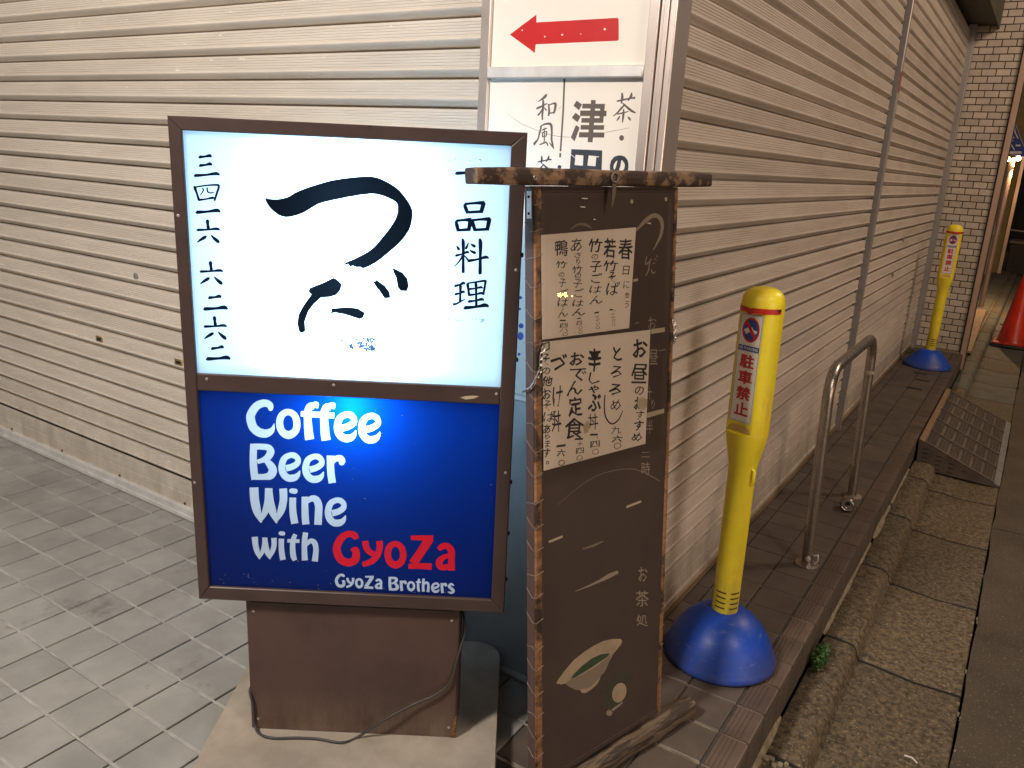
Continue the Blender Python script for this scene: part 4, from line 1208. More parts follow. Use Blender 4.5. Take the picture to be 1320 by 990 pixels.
for z in (.08, .2, .33, .62, .85):
    MB().lathe([(.005, 0), (.005, .003), (.003, .004)], 10).build('screw', MT['black_gap'], sg, 40).matrix_local = Matrix.Translation((W+.0002, .02, z)) @ Matrix.Rotation(R(90), 4, 'Y')
MB().add([(.610, .0003, .533), (.622, .0003, .529), (.640, .0003, .532), (.652, .0003, .538), (.640, .0003, .539), (.622, .0003, .537)], [(0, 1, 2, 3, 4, 5)]).build('torn_sticker', MT['tape'], sg)
ax0, ax1, ay0, ay1 = .004, .728, -.27, .462
pts = []
for cx_, cy_, a0 in ((ax1-.075, ay1-.075, 0), (ax0+.075, ay1-.075, 90), (ax0+.075, ay0+.075, 180), (ax1-.075, ay0+.075, 270)):
    for k in range(9):
        a = R(a0+k*90/8)
        pts.append((cx_+.075*math.cos(a), cy_+.075*math.sin(a)))
q = MB()
n = len(pts)
cxm, cym = (ax0+ax1)/2, (ay0+ay1)/2
ring = lambda s_, z: [(cxm+(p[0]-cxm)*s_, cym+(p[1]-cym)*s_, z) for p in pts]
vs = ring(.985, ZP-.066)+ring(1, ZP-.058)+ring(1, ZP-.006)+ring(.993, ZP)
fs = [(j*n+i, j*n+(i+1) % n, (j+1)*n+(i+1) % n, (j+1)*n+i) for j in range(3) for i in range(n)]+[tuple(range(3*n, 4*n))]
q.add(vs, fs).build('base_plate', MT['plate'], sg, 30)
# cable: hangs down the pedestal's side, sags across its front and lies on the plate
def loc(px, py, yoff): x, z = on(SM, px, py, yoff); return SM @ Vector((x, yoff, z))
plz = (SM @ Vector((.36, 0, ZP))).z
o7 = lambda x, y: (200+x/2.87, 760+y/2.87)
cp_ = [loc(*o7(1128, 70), .10), loc(*o7(1142, 100), .07), loc(*o7(1144, 160), .05), loc(*o7(1122, 240), .03), loc(*o7(1095, 335), .022), loc(*o7(1045, 385), .018), loc(*o7(940, 432), .012), loc(*o7(835, 490), .004)]
for p in ((750, 545), (690, 566), (600, 552), (520, 548), (440, 549), (390, 536)): cp_.append(on_z(*o7(*p), plz+.005))
cp_ += [loc(*o7(368, 500), .024), loc(*o7(362, 430), .024), loc(*o7(350, 375), .03), loc(*o7(360, 350), .06)]
sp3 = spline([tuple(p) for p in cp_], 6)
cb = MB().tube(sp3, .0032, 8).build('power_cable', MT['cable'], None, 60)
tag(cb, 'thin grey power cable sagging across the front of the brown pedestal', 'cable')

# ------------------------------------------------------------------ menu board
BM = frame_mat(-.7586*.985, 1.4382*.985, 1.5-1.46*.985, R(73.73), R(4.66), R(.86))
BW, BHt = .4444*.985, 1.4174*.985
mb_ = empty('menu_board', mat=BM, label='tall dark brown standing menu board with a wooden top bar, leaning on the steel pillar', cat='menu board')
PYb = .003
p1c = crop(680, 270, 5.5, BM, PYb); p2c = crop(680, 420, 4.95, BM, PYb); r5 = crop(600, 600, 2.54, BM, PYb); b7 = crop(690, 780, 6.6, BM, PYb)
CH = p1c(stroke([(765, 155, 10), (800, 118, 20), (850, 68, 28), (900, 42, 30), (940, 62, 28), (956, 115, 24), (945, 180, 20), (915, 245, 12), (890, 290, 5)])
         + stroke([(845, 330, 6), (838, 390, 8), (880, 352, 7)])+stroke([(868, 360, 7), (858, 430, 9), (838, 470, 6)])+stroke([(885, 385, 6), (905, 378, 6)])+stroke([(876, 425, 7), (890, 452, 8), (908, 440, 6)])+stroke([(900, 345, 5), (915, 362, 5)])+stroke([(912, 325, 5), (925, 342, 5)])
         + stroke([(845, 98, 7), (862, 96, 9), (875, 108, 5)]))
C2 = p1c(put('お', 855, 762, 915, 852)+stroke([(760, 808, 4), (790, 802, 6)], n=1))
C2 += p2c(put('昼', 778, 150, 832, 246)+stroke([(835, 160, 4), (880, 152, 5)], n=1)+put('十', 762, 382, 795, 470)+put('時', 728, 870, 782, 952)+put('半', 760, 600, 800, 690)+put('二', 725, 805, 778, 838)+put('り', 790, 470, 815, 530))
C2 += r5(put('お', 566, 332, 596, 380)+put('茶', 558, 410, 600, 462)+put('処', 560, 488, 597, 526))
C2 += r5(stroke([(360, 412, 2), (400, 396, 5), (440, 378, 9), (470, 362, 14), (500, 348, 10)]))
TP = p2c(polytris([(788, 22), (876, 10), (876, 38), (788, 52)])+polytris([(760, 556), (872, 528), (872, 556), (762, 588)]))+p1c(polytris([(750, 495), (784, 488), (784, 506), (750, 514)]))
TP += r5(polytris([(526, 133), (574, 114), (576, 121), (528, 140)])+polytris([(272, 247), (317, 229), (319, 236), (274, 254)]))
FT = r5(stroke([(384, 273, 4), (420, 262, 8), (450, 248, 5)]))+p1c(stroke([(310, 140, 6), (360, 105, 16), (420, 112, 20), (455, 135, 5)]))
FT += r5(stroke([(300, 130, 1), (400, 50, 2), (480, 18, 2), (560, 14, 3), (635, 50, 4)]))
bowl = [(178, 665), (195, 635), (240, 570), (330, 465), (420, 395), (500, 345), (580, 305), (660, 287), (725, 287), (740, 305), (730, 335), (690, 385), (660, 420), (635, 470), (610, 530), (590, 570), (560, 600), (545, 640), (520, 680), (480, 715), (430, 748), (400, 748), (380, 722), (340, 720), (290, 695), (255, 668), (215, 675)]
side = [(252, 667), (300, 634), (400, 592), (500, 534), (600, 458), (645, 420), (635, 470), (610, 530), (590, 570), (560, 600), (545, 640), (520, 680), (480, 715), (430, 748), (400, 748), (380, 722), (340, 720), (290, 695)]
foot = [(380, 722), (470, 700), (552, 610), (545, 640), (520, 680), (480, 715), (430, 748), (400, 748)]
tea = [(300, 627), (330, 585), (400, 515), (480, 455), (560, 418), (635, 410), (620, 435), (560, 475), (480, 530), (400, 580), (340, 615)]
moss = [(660, 565), (700, 580), (740, 560), (790, 580), (840, 575), (830, 640), (790, 640), (770, 700), (800, 760), (740, 820), (700, 880), (640, 900), (590, 850), (600, 760), (570, 730), (620, 690), (650, 640)]
egg = []
for k in range(24):
    a = 2*math.pi*k/24
    x, y = 58*math.cos(a), 86*math.sin(a)
    t2 = R(18)
    egg.append((715+x*math.cos(t2)-y*math.sin(t2), 745+x*math.sin(t2)+y*math.cos(t2)))
LY = [(7, FT), (3, TP), (2, C2), (1, CH), (8, b7(polytris(moss))), (4, b7(polytris(bowl))), (5, b7(polytris(side))), (4, b7(polytris(foot))), (6, b7(polytris(tea))), (4, b7(polytris(egg))),
      (2, b7(stroke([(742, 828, 12), (700, 862, 18), (655, 895, 22)], n=2)+disc(630, 918, 26, 12)))]
MT['panel_worn'] = MT['bd_panel']
printed('board_panel', rect(0.0, BW-.012, .012, BHt-.012), LY, [MT['bd_panel'], MT['chalk'], MT['chalk'], MT['tape'], MT['cup'], MT['cup_sh'], MT['tea'], MT['chalk2'], MT['moss']], mb_, PYb, .012)
MB().bbox(-.021, .0, 0, .028, -.004, BHt, .003).build('stile', MT['bd_worn'], mb_, 40)
MB().box(-.0225, -.0212, .0045, .0285, -.002, BHt-.004).box(-.021, -.0215+.006, .0283, .0295, 0, BHt).build('edge_wrap', MT['bd_wrap'], mb_)
MB().bbox(BW-.012, BW, -.001, .024, -.004, BHt, .003).build('stile', MT['bd_worn'], mb_, 40)
MB().box(0, BW-.012, .001, .020, 0, .0118).build('bottom_rail', MT['bd_panel'], mb_)
MB().box(0, BW-.012, .001, .020, BHt-.0118, BHt).build('top_rail', MT['bd_panel'], mb_)
rr = random.Random(13)
z = .02
k = 0
while z < BHt-.03:
    s_ = rr.uniform(-.006, .006)
    MB().tube([(.0012, -.0006, z+.006+s_), (-.0215, -.0006, z+s_), (-.0232, .010, z+.004), (-.0232, .0295, z+.022 if k % 3 else z)], .0008, 5).build('binding_wire', MT['wire'], mb_, 60)
    if rr.random() < .8:
        MB().tube([(BW-.0125, -.0016, z+.012), (BW+.0006, -.0016, z+.014+s_), (BW+.0008, .02, z+.014)], .0008, 5).build('binding_wire', MT['wire'], mb_, 60)
    z += rr.uniform(.052, .064); k += 1
# rough top bar
def rough_bar(x0, x1, y0, y1, z0, z1, seed, amp=.0015, nseg=26, taper=.0):
    r = random.Random(seed)
    prof_ = []
    for k in range(12):
        a = 2*math.pi*(k+.5)/12
        cx_ = math.copysign(abs(math.cos(a))**.3, math.cos(a)); cz_ = math.copysign(abs(math.sin(a))**.3, math.sin(a))
        prof_.append((cx_, cz_))
    vs = []
    for i in range(nseg+1):
        t3 = i/nseg
        e_ = 1-.10*max(0, 1-min(i, nseg-i)/1.2)-taper*abs(t3-.5)
        for k, (a, b) in enumerate(prof_):
            vs.append((x0+(x1-x0)*t3, (y0+y1)/2+a*(y1-y0)/2*e_+r.gauss(0, amp), (z0+z1)/2+b*(z1-z0)/2*e_+r.gauss(0, amp)))
    fs = [(i*12+k, (i+1)*12+k, (i+1)*12+(k+1) % 12, i*12+(k+1) % 12) for i in range(nseg) for k in range(12)]+[tuple(range(12)), tuple(nseg*12+k for k in range(12))[::-1]]
    return MB().add(vs, fs)
rough_bar(-.180, .543, -.020, .022, BHt+.0005, BHt+.0345, 2, .0004, 10).build('top_bar', MT['bd_bar'], mb_, 45)
rough_bar(-.16, .566, -.027, .022, -.058, -.0125, 5, .0015, 18).build('foot_bar', MT['driftwood'], mb_, 45)
# iron strap hanging from the bar, bracket and two chains
hx, hz = on(BM, 793, 229, -.025)
q = MB().tube([(hx+.010*math.cos(a)*1.0, -.0245, hz+.010*math.sin(a)) for a in [R(d) for d in range(60, 421, 30)]], .0022, 6)
q.add([(hx-.010, -.0225, hz+.006), (hx+.010, -.0225, hz+.006), (hx+.006, -.0225, hz-.030), (hx-.004, -.0225, hz-.062), (hx-.007, -.0225, hz-.062), (hx-.005, -.0225, hz-.02)], [(0, 5, 4, 3, 2, 1)])
q.add([(hx-.010, -.0205, hz+.006), (hx+.010, -.0205, hz+.006), (hx+.006, -.0205, hz-.030), (hx-.004, -.0205, hz-.062), (hx-.007, -.0205, hz-.062), (hx-.005, -.0205, hz-.02)], [(0, 1, 2, 3, 4, 5)])
q.build('iron_strap', flat('dull_iron', (.16, .13, .10), .5, .5), mb_, 50)
sx_, sz_ = on(BM, 690, 229, -.022)
MB().tube([(sx_+.004*math.cos(R(d)), -.0215, sz_+.004*math.sin(R(d))) for d in range(0, 361, 45)], .0012, 6).build('ring_screw', MT['chain'], mb_, 60)
q = MB().bbox(-.0252, -.0236, .006, .020, 1.332, 1.386, .0006)
o = q.build('bracket', MT['alu'], mb_)
for z in (1.342, 1.375): MB().lathe([(.003, 0), (.003, .001), (.0015, .0018)], 10).build('screw', MT['black_gap'], o, 40).matrix_local = Matrix.Translation((-.0254, .013, z)) @ Matrix.Rotation(R(-90), 4, 'Y')
def chain(pts, parent):
    c = MB().tube([(pts[0][0], pts[0][1]+.002, pts[0][2]), pts[0]], .0025, 6).build('chain', MT['chain'], parent)
    P_ = spline(pts, 12)
    seg = .0135; acc = 0; k = 0
    for i in range(1, len(P_)):
        a, b = Vector(P_[i-1]), Vector(P_[i]); acc += (b-a).length
        if acc >= seg*k+seg*.5:
            d = (b-a).normalized()
            up = Vector((0, 1, 0)) if k % 2 else Vector((1, 0, 0)).cross(d).normalized()
            s_ = d.cross(up).normalized()
            L2_ = [b+d*(.0095*math.cos(q_))+s_*(.0042*math.sin(q_)) for q_ in [2*math.pi*j/12 for j in range(12)]]
            MB().tube(L2_, .0012, 5, closed=True).build('link', MT['chain'], c, 60)
            k += 1
c0 = on(BM, 699, 446, -.004); 
chain([(c0[0]+.006, -.004, c0[1]), (c0[0]-.004, -.006, c0[1]-.02), (-.014, -.007, c0[1]-.052), (-.0265, .004, c0[1]-.085), (-.030, .024, c0[1]-.098)], mb_)
c1_ = on(BM, 868, 413, -.004)
chain([(c1_[0], -.004, c1_[1]), (c1_[0]+.004, -.006, c1_[1]-.02), (c1_[0]+.007, -.005, c1_[1]-.045), (c1_[0]+.014, .004, c1_[1]-.058)], mb_)
for px, py in ((814, 260), (858, 257)):
    x, z = on(BM, px, py, PYb)
    MB().lathe([(.005, 0), (.005, .001), (.003, .002)], 12).build('pin', MT['tape'], mb_, 40).matrix_local = Matrix.Translation((x, .0028, z)) @ Matrix.Rotation(R(90), 4, 'X')
x, z = on(BM, 704, 447, -.0028)
MB().tube([(x-.009, -.0028, z+.007), (x+.009, -.0028, z+.009), (x+.009, -.0028, z-.006), (x-.004, -.0028, z-.008)], .0012, 6).build('clip', MT['black_gap'], mb_, 50)

# handwritten sheets
def hand(boxes, c, wob=.03, bold=.008):
    T = []
    r = random.Random(99)
    for ch, x0, y0, x1, y1 in boxes:
        if ch == 'し|': T += stroke([(495, 440, 7), (490, 500, 8), (498, 580, 9), (535, 625, 10), (580, 600, 8), (608, 540, 4)]); continue
        T += put(ch, x0, y0, x1, y1, r.choice([.004, bold+.001, bold+.006, bold+.009]), wob, r.gauss(-.04, .05), .12)
    return c(T)
P1 = [('春', 645, 205, 745, 355), ('日', 675, 400, 722, 465), ('に', 680, 505, 722, 560), ('合', 690, 585, 722, 630), ('う', 688, 650, 720, 700),
      ('若', 540, 205, 625, 345), ('竹', 535, 360, 640, 440), ('そ', 575, 440, 625, 520), ('ば', 560, 515, 650, 610), ('一', 582, 706, 608, 716), ('、', 612, 712, 624, 724), ('二', 590, 740, 620, 765), ('〇', 600, 775, 622, 798), ('〇', 598, 805, 622, 828),
      ('竹', 430, 205, 530, 305), ('の', 455, 315, 500, 355), ('子', 445, 365, 525, 445), ('ご', 450, 450, 530, 525), ('は', 440, 540, 525, 595), ('ん', 440, 610, 538, 672), ('一', 475, 726, 508, 736), ('三', 480, 755, 512, 785), ('〇', 485, 795, 512, 820), ('〇', 482, 825, 512, 850),
      ('あ', 305, 205, 390, 300), ('さ', 330, 305, 380, 345), ('り', 345, 345, 375, 395), ('竹', 315, 400, 390, 450), ('の', 335, 450, 380, 490), ('子', 325, 495, 385, 555), ('ご', 330, 560, 400, 625), ('は', 320, 640, 398, 690), ('ん', 315, 700, 415, 755), ('一', 352, 768, 380, 776), ('四', 350, 790, 385, 820), ('〇', 360, 826, 390, 850), ('〇', 362, 856, 390, 880),
      ('鴨', 195, 215, 288, 330), ('竹', 200, 365, 280, 415), ('の', 220, 445, 262, 480), ('子', 225, 490, 270, 550), ('ご', 225, 565, 290, 618), ('は', 215, 630, 290, 690), ('ん', 215, 700, 290, 765), ('一', 230, 782, 272, 792), ('四', 232, 808, 285, 838), ('八', 230, 843, 290, 868), ('〇', 248, 870, 285, 898)]
P2 = [('お', 672, 85, 765, 205), ('昼', 662, 240, 768, 365), ('の', 685, 385, 742, 440), ('お', 680, 455, 745, 535), ('す', 690, 542, 745, 600), ('す', 678, 606, 742, 668), ('め', 665, 682, 735, 738),
      ('と', 545, 130, 600, 225), ('ろ', 530, 255, 605, 335), ('ろ', 520, 370, 600, 445), ('め', 530, 470, 600, 540), ('し|', 0, 0, 0, 0), ('九', 535, 640, 600, 690), ('六', 540, 700, 605, 742), ('〇', 550, 746, 598, 785),
      ('辛', 385, 140, 470, 290), ('し', 390, 300, 465, 372), ('ゃ', 390, 380, 460, 430), ('ぶ', 385, 430, 470, 545), ('丼', 385, 560, 450, 665), ('一', 400, 688, 450, 700), ('、', 440, 705, 452, 718), ('四', 402, 735, 462, 775), ('〇', 412, 785, 455, 822),
      ('お', 270, 170, 360, 255), ('で', 265, 270, 375, 355), ('ん', 248, 350, 355, 445), ('定', 262, 450, 350, 580), ('食', 235, 590, 360, 720), ('一', 303, 716, 355, 728), ('十', 315, 738, 352, 770), ('四', 310, 778, 360, 815), ('〇', 312, 826, 352, 860),
      ('づ', 145, 175, 250, 290), ('け', 160, 385, 225, 520), ('丼', 155, 540, 215, 680), ('一', 185, 758, 245, 772), ('六', 190, 788, 240, 832), ('〇', 196, 855, 238, 893),
      ('そ', 95, 175, 140, 250), ('の', 92, 265, 145, 310), ('他', 92, 320, 160, 385), ('お', 95, 400, 150, 470), ('そ', 100, 475, 150, 540), ('ば', 100, 545, 178, 612), ('あ', 98, 630, 150, 690), ('り', 110, 692, 145, 725), ('ま', 110, 728, 145, 778), ('す', 102, 782, 145, 842), ('。', 118, 862, 138, 885)]
YP = -.0012
q1 = crop(680, 270, 5.5, BM, YP); q2 = crop(680, 420, 4.95, BM, YP)
oc = lambda pts: [on(BM, x, y, YP) for x, y in pts]
s1 = printed('upper_menu_sheet', oc([(699, 438), (811, 423), (820, 293), (697.5, 303)]), [(1, hand(P1, q1))], [MT['paper'], MT['ink']], None, YP, .0006)
s1.matrix_world = BM; s1.name = 'menu_sheet'
tag(s1, 'small tan paper with five handwritten columns, upper sheet on the menu board', 'paper', 'handwritten sheets on the menu board')
stain = q2(polytris([(705, 470), (735, 455), (765, 470), (768, 510), (745, 535), (712, 530), (700, 500)]))
tear = q2(polytris([(355, 640), (385, 600), (400, 640), (385, 680), (360, 690)]))
s2 = printed('lower_menu_sheet', oc([(701, 607), (832, 572), (838.5, 425), (699.5, 441)]), [(1, hand(P2, q2, .028, .013)), (2, stain), (3, tear)], [MT['paper'], MT['ink'], MT['tape'], flat('paper_smudge', (.40, .31, .22), .9)], None, YP, .0006)
s2.matrix_world = BM; s2.name = 'menu_sheet'
tag(s2, 'larger tan paper with bold brush columns and yellowed stain, lower on menu board', 'paper', 'handwritten sheets on the menu board')
# clear plastic film over the sheets
mf = bpy.data.materials.new('clear_plastic_film'); mf.use_nodes = True
nt = mf.node_tree; nt.nodes.clear()
out = nt.nodes.new('ShaderNodeOutputMaterial'); tr_ = nt.nodes.new('ShaderNodeBsdfTransparent'); gl = nt.nodes.new('ShaderNodeBsdfGlossy'); fr = nt.nodes.new('ShaderNodeFresnel'); mx = nt.nodes.new('ShaderNodeMixShader')
gl.inputs['Roughness'].default_value = .006; fr.inputs[0].default_value = 1.27; tr_.inputs[0].default_value = (.96, .95, .93, 1)
bn = nt.nodes.new('ShaderNodeBump'); bn.inputs['Strength'].default_value = .02; bn.inputs['Distance'].default_value = .004
nt.links.new(noise(nt, 9, 2, .5, (1, 1, .6), 'obj'), bn.inputs['Height']); nt.links.new(bn.outputs[0], gl.inputs['Normal'])
nt.links.new(fr.outputs[0], mx.inputs[0]); nt.links.new(tr_.outputs[0], mx.inputs[1]); nt.links.new(gl.outputs[0], mx.inputs[2]); nt.links.new(mx.outputs[0], out.inputs[0])
MB().add([(.002, -.0045, .765), (BW-.014, -.0045, .765), (BW-.014, -.0045, 1.380), (.002, -.0045, 1.380)], [(0, 1, 2, 3)]).build('plastic_film', mf, mb_)
mbx = MB()
rr = random.Random(17)
for px, py, dx in ((750, 256, 8), (748, 267, 7), (835, 288, 5), (765, 283, 3)):
    x, z = on(BM, px, py, -.005)
    mbx.add([(x, -.0049, z), (x+dx*.0022, -.0049, z-.001), (x+dx*.0022, -.0049, z+.0008), (x, -.0049, z+.0014)], [(0, 1, 2, 3)])
mbx.build('scratch', MT['st_white'], mb_)

# ------------------------------------------------------------------ parking bollards
def bollard(x, y, zrot, label, lean=(0, 0), base='dome', zs=1.0):
    t = empty('bollard', (x, y, 0), label, 'bollard', 'yellow no parking posts on blue bases')
    t.rotation_euler = (lean[0], lean[1], 0)
    if base == 'dome':
        pr_ = [(.166, .0), (.174, .006), (.176, .016), (.171, .026), (.168, .034), (.160, .056), (.146, .085), (.128, .113), (.104, .139), (.078, .158), (.056, .168), (.046, .170)]
    else:
        pr_ = [(.180, .0), (.190, .006), (.190, .020), (.180, .034), (.160, .056), (.125, .094), (.095, .126), (.07, .145), (.05, .150)]
    MB().lathe(pr_, 56).build('base', MT['bluebase'], t, 45)
    s = Vector((math.cos(zrot), math.sin(zrot), 0))
    CL = .044
    def fn(p):
        if .765 < p.z < 1.128:
            d = p.dot(s)
            if d > CL: return p-s*(d-CL)
        return p
    body = [(.040, .150), (.0405, .30), (.0405, .62), (.042, .655), (.049, .69), (.057, .725), (.0605, .75), (.0615, .764), (.0615, .766), (.0615, .80), (.0615, .95), (.0612, 1.10), (.061, 1.127), (.061, 1.129), (.0605, 1.148), (.0575, 1.166), (.049, 1.180), (.033, 1.190), (.012, 1.194)]
    MB().lathe(body, 48, fn=fn).build('post', MT['yellow'], t, 38)
    band = MB()
    n_ = 40
    for i in range(n_):
        a0_, a1_ = [zrot-R(88)+R(176)*j/n_ for j in (i, i+1)]
        m0, m1 = [(.006 if abs(j/n_-.5) < .06 else 0)*(1-abs(j/n_-.5)/.06) for j in (i, i+1)]
        r_ = .0622
        band.add([(r_*math.cos(a0_), r_*math.sin(a0_), 1.124-m0), (r_*math.cos(a1_), r_*math.sin(a1_), 1.124-m1), (r_*math.cos(a1_), r_*math.sin(a1_), 1.139-m1*.5), (r_*math.cos(a0_), r_*math.sin(a0_), 1.139-m0*.5)], [(0, 1, 2, 3)])
    band.build('red_band', MT['redband'], t, 40)
    # sticker on the flat
    side_ = Vector((-s.y, s.x, 0))
    m = Matrix((side_, -s, Vector((0, 0, 1)))).transposed().to_4x4()
    m.translation = s*(CL+.0012)
    h0, h1 = .798, 1.118
    w_ = .037
    def sc(T): return [tuple((p[0], p[1]) for p in tt) for tt in T]
    up_ = lambda ch, x0, z0, x1, z1, b: [tuple((p[0], -p[1]) for p in tt) for tt in put(ch, x0, -z1, x1, -z0, b)]
    L = []
    L.append((4, polytris([(-w_+.002, h0+.002), (w_-.002, h0+.002), (w_-.002, h1-.002), (-w_+.002, h1-.002)])))
    L.append((0, polytris([(-w_+.0032, h0+.0032), (w_-.0032, h0+.0032), (w_-.0032, h1-.0032), (-w_+.0032, h1-.0032)])))
    cz = h1-.046
    L.append((1, disc(0, cz, .0285, 28, .036)))
    L.append((2, disc(0, cz, .0235, 28, .0305)))
    car = [(-.0215, cz-.007), (-.0215, cz+.001), (-.016, cz+.002), (-.010, cz+.008), (.004, cz+.008), (.008, cz+.002), (.0205, cz), (.0205, cz-.007)]
    L.append((0, polytris(car)+disc(-.013, cz-.008, .004, 10, .005)+disc(.012, cz-.008, .004, 10, .005)))
    L.append((2, polytris([(-.0075, cz+.002), (-.0065, cz+.006), (-.0015, cz+.006), (-.0015, cz+.002)])+polytris([(0, cz+.002), (0, cz+.006), (.003, cz+.006), (.0055, cz+.002)])))
    L.append((1, stroke([(-.018, cz+.024, .005), (.018, cz-.024, .005)], n=1)))
    L.append((2, polytris([(-w_+.0035, cz-.062), (w_-.0035, cz-.062), (w_-.0035, cz-.046), (-w_+.0035, cz-.046)])))
    nt_ = []
    tx = 'NO PARKING'
    xx = -.031
    for ch in tx:
        if ch == ' ': xx += .0035; continue
        ww = .0026 if ch == 'I' else .0058
        nt_ += up_(ch, xx, cz-.058, xx+ww, cz-.0495, .03)
        xx += ww+.0010
    L.append((0, nt_))
    rd = []
    zt = cz-.071
    for ch in '駐車禁止':
        rd += up_(ch, -.0235, zt-.0405, .0235, zt, .035)
        zt -= .0475
    L.append((1, rd))
    o = printed('sticker', rect(-w_, w_, h0, h1), L, [MT['st_white'], MT['st_red'], MT['st_blue'], MT['st_blue'], MT['st_line']], t, 0, .0006)
    o.matrix_local = m
    # dusty ledge below the sticker, ventilation slots, clip on the side
    lm = MB()
    pts_ = [(-.040, .7665), (.040, .7665), (.034, .782), (.02, .789), (-.02, .789), (-.034, .782)]
    o = printed('dusty_recess', pts_, [], [MT['yellow_d']], t, 0, .0004); o.matrix_local = Matrix.Translation(s*(-.0006)) @ m
    for a_ in (zrot+R(8), zrot+R(76), zrot-R(70)):
        for k in range(4):
            zc = .186+.0175*k
            qb = MB()
            for j in range(6):
                b0, b1 = a_+R(-24+8*j), a_+R(-16+8*j)
                r_ = .0409
                qb.add([(r_*math.cos(b0), r_*math.sin(b0), zc), (r_*math.cos(b1), r_*math.sin(b1), zc), (r_*math.cos(b1), r_*math.sin(b1), zc+.0055), (r_*math.cos(b0), r_*math.sin(b0), zc+.0055)], [(0, 1, 2, 3)])
            qb.build('vent_slot', flat('slot_shadow', (.10, .07, .02), .9) if 'slot_shadow' not in bpy.data.materials else bpy.data.materials['slot_shadow'], t)
    a_ = zrot+R(78)
    c_ = Vector((math.cos(a_), math.sin(a_), 0))
    MB().tube([c_*.040+Vector((0, 0, .655)), c_*.050+Vector((0, 0, .648)), c_*.050+Vector((0, 0, .612)), c_*.040+Vector((0, 0, .604))], .005, 8).build('clip', MT['yellow'], t, 50)
    MB().lathe([(.003, 0), (.004, .006), (.002, .009)], 8).build('stud', MT['black_gap'], t, 40).matrix_local = Matrix.Translation(c_*.061+Vector((0, 0, 1.135))) @ c_.to_track_quat('Z', 'Y').to_matrix().to_4x4()
    return t
bollard(-.614, 2.302, R(-107), 'near yellow no parking post with a domed blue base beside the menu board', (R(0), R(-.75)))
bollard(-.612, 7.55, R(-84), 'far yellow no parking post with a low conical blue base before the brick pier', (0, R(.3)), 'cone')

# ------------------------------------------------------------------ steel hoop, can, ramp, cone, weeds
hp = empty('steel_hoop', (-.54, 3.58, 0), 'bent stainless steel hoop rail standing on the tiled step beside the shutter', 'hoop rail')
ya, yb, ht, rb = -.445, .445, .80, .11
tz = lambda z: -.035*z
pts = [(0, ya, 0), (tz(.3), ya, .3), (tz(.6), ya, ht-rb)]
for k in range(1, 9):
    a = R(90*k/8); pts.append((tz(ht), ya+rb*(1-math.cos(a)), ht-rb+rb*math.sin(a)))
pts.append((tz(ht), 0, ht))
for k in range(8, -1, -1):
    a = R(90*k/8); pts.append((tz(ht), yb-rb*(1-math.cos(a)), ht-rb+rb*math.sin(a)))
pts += [(tz(.3), yb, .3), (0, yb, 0)]
pts = [(tz(z), y, z) for x, y, z in pts]
MB().tube(pts, .0215, 22).build('tube', MT['pipe'], hp, 60)
for y in (ya, yb):
    MB().lathe([(.046, -.001), (.046, .004), (.040, .006), (.0225, .007)], 24, (0, y)).build('foot_ring', MT['grout_r'] if y > 0 else MT['pipe'], hp, 40)
MB().lathe([(.010, 0), (.010, .006), (.005, .009)], 12).build('bolt', MT['alu'], hp, 40).matrix_local = Matrix.Translation((.006, ya-.0205, .035)) @ Matrix.Rotation(R(90), 4, 'X')
MB().tube([(.0225, ya, .045), (.036, ya, .052), (.040, ya, .030), (.030, ya, .012)], .0035, 8).build('lug', MT['alu'], hp, 60)
MB().lathe([(.022, 0), (.0226, .002), (.0226, .014), (.022, .016)], 20, (tz(.62), yb)).build('tape_ring', MT['tape'], hp, 40).location = (0, 0, .62)

can = empty('drink_can', (-.520, 3.80, .0335), 'empty drink can lying on its side at the foot of the steel hoop', 'can')
can.rotation_euler = (R(90), 0, R(9))
MB().lathe([(.020, -.060), (.030, -.052), (.0325, -.030), (.0331, -.006), (.029, 0), (.0262, .004)], 28, cap=False).build('body', MT['can_print'], can, 40)
MB().lathe([(.0272, .0045), (.0262, .005), (.0252, .0035), (.0245, -.001), (.002, -.001)], 28, cap=False).build('end', MT['can'], can, 40)
MB().lathe([(.011, -.0006), (.011, .0), (.0005, .0)], 16, (0, .006)).build('opening', MT['black_gap'], can)
MB().tube([(.009*math.cos(R(a)), -.008+.007*math.sin(R(a)), .0008) for a in range(0, 360, 30)], .0014, 6, closed=True).build('ring_pull', MT['can'], can, 60)

rp = empty('kerb_ramp', (0, 0, 0), 'brown rubber kerb ramp with a studded tread leaning from lane to tiled step', 'ramp')
x0, x1, y0_, y1_, zt, zb = -.393, .068, 5.30, 6.86, -.008, -.192
sl = (zb-zt)/(x1-x0)
nrm = Vector((-sl, 0, 1)).normalized()
U2 = Vector((1, 0, sl)).normalized()
RM_ = Matrix((U2, Vector((0, 1, 0)), nrm)).transposed().to_4x4(); RM_.translation = Vector((x0, y0_, zt))
Lx = math.hypot(x1-x0, zb-zt); Ly = y1_-y0_
q = MB()
q.add([(x0, y0_, zt-.006), (x1, y0_, zb-.006), (x0+.01, y0_, -.145), (x0+.05, y0_, -.190), (x1-.01, y0_, zb-.012), (x0, y1_, zt-.006), (x1, y1_, zb-.006), (x0+.01, y1_, -.145), (x0+.05, y1_, -.190), (x1-.01, y1_, zb-.012)],
      [(0, 2, 3, 4, 1), (5, 6, 9, 8, 7), (0, 1, 6, 5), (0, 5, 7, 2), (2, 7, 8, 3), (3, 8, 9, 4), (4, 9, 6, 1)])
q.build('body', MT['ramp'], rp)
MB().bbox(0, .034, 0, Ly, -.004, .006, .002, T=RM_).build('top_strip', MT['ramp_edge'], rp, 40)
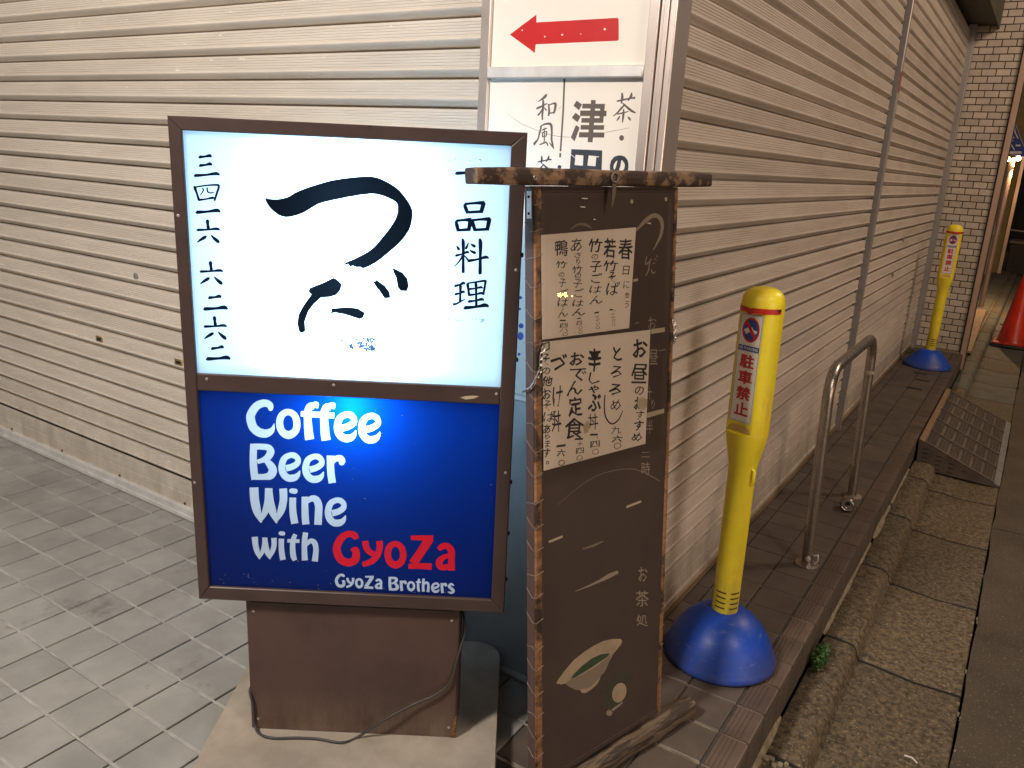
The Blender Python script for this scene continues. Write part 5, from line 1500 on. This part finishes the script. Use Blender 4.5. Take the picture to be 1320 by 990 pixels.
MB().bbox(Lx-.034, Lx+.004, 0, Ly, -.006, .005, .002, T=RM_).build('lip_strip', MT['ramp_grey'], rp, 40)
rows, cols = 5, 6
ty, tx_ = (Ly-.03)/rows, (Lx-.075)/cols
q = MB()
for i in range(rows+1): q.bbox(.034, Lx-.034, .012+ty*i-.006, .012+ty*i+.010, -.004, .006, .0015, T=RM_)
tag(q.build('cross_rib', MT['ramp'], rp, 40), kind='stuff')
pan = MB().bbox(.006, tx_-.012, .018, ty-.016, -.0035, -.0005, .001)
for a in range(3):
    for b in range(7):
        cx_, cy_ = .013+a*(tx_-.032)/2, .034+b*(ty-.066)/6
        pan.bbox(cx_-.006, cx_+.006, cy_-.009, cy_+.009, -.001, .0035, .0012)
PMesh = pan.mesh('tread_panel', [MT['ramp_dk']])
for i in range(rows):
    for j in range(cols):
        o = inst('tread_panel', PMesh, rp)
        o.matrix_local = RM_ @ Matrix.Translation((.040+tx_*j, .012+ty*i, 0))
q = MB()
rr = random.Random(2)
for a in range(5):
    for b in range(4):
        u_ = .05+a*.075; lim = zt+sl*u_-.02
        z_ = lim-.028*b-.01
        if z_ < -.175: continue
        q.bbox(x0+u_-.016, x0+u_+.016, y0_-.003, y0_+.001, z_-.007, z_+.003, .001)
tag(q.build('side_stud', MT['ramp_dk'], rp, 40), kind='stuff')

cn = empty('traffic_cone', (-.055, 10.5, -.205), 'glossy red traffic cone on a black square foot at the right edge', 'cone')
MB().bbox(-.21, .21, -.21, .21, 0, .035, .012).build('foot', MT['cone_b'], cn, 40)
MB().bbox(-.195, .195, -.195, .195, .035, .05, .01).build('skirt', MT['cone'], cn, 40)
MB().lathe([(.168, .048), (.160, .058), (.152, .07), (.103, .39), (.100, .40), (.099, .405), (.058, .70), (.045, .78), (.030, .83), (.026, .85)], 44).build('cone_shell', MT['cone'], cn, 40)

def weed(loc, n, size, label, seed):
    r = random.Random(seed)
    q = MB()
    for i in range(n):
        a = r.uniform(0, 6.28); d = r.random()**.6*size[0]; h_ = r.uniform(.2, 1)*size[2]
        x, y = d*math.cos(a)*size[1], d*math.sin(a)
        s_ = r.uniform(.0035, .008)
        p = Vector((x, y, h_))
        u_ = Vector((r.gauss(0, 1), r.gauss(0, 1), r.gauss(.3, .5))).normalized()
        v_ = u_.cross(Vector((r.gauss(0, 1), r.gauss(0, 1), 1))).normalized()
        q.add([p-u_*s_, p-v_*s_*.6+u_*.1*s_, p+u_*s_, p+v_*s_*.6+u_*.1*s_], [(0, 1, 2, 3)])
    o = q.build('weed', MT['leaf'])
    o.location = loc
    return tag(o, label, 'weed')
weed((-.368, 2.70, -.150), 620, (.085, .30, .055), 'tuft of small green weeds in the joint between step riser and kerb', 6)
weed((-.79, 7.98, -.002), 160, (.09, .5, .05), 'sparse low weeds growing at the foot of the guide rail by the brick pier', 7)
tw = MB().tube([(0, -.05, 0), (.008, 0, .003), (-.002, .05, 0)], .003, 6).build('cigarette_butt', MT['st_white'])
tw.location = (-.03, 2.45, -.203); tw.rotation_euler = (0, 0, R(70)); tw.scale = (.7, .4, 1)
tag(tw, 'small pale cigarette end lying in the gutter near the domed post', 'cigarette end')
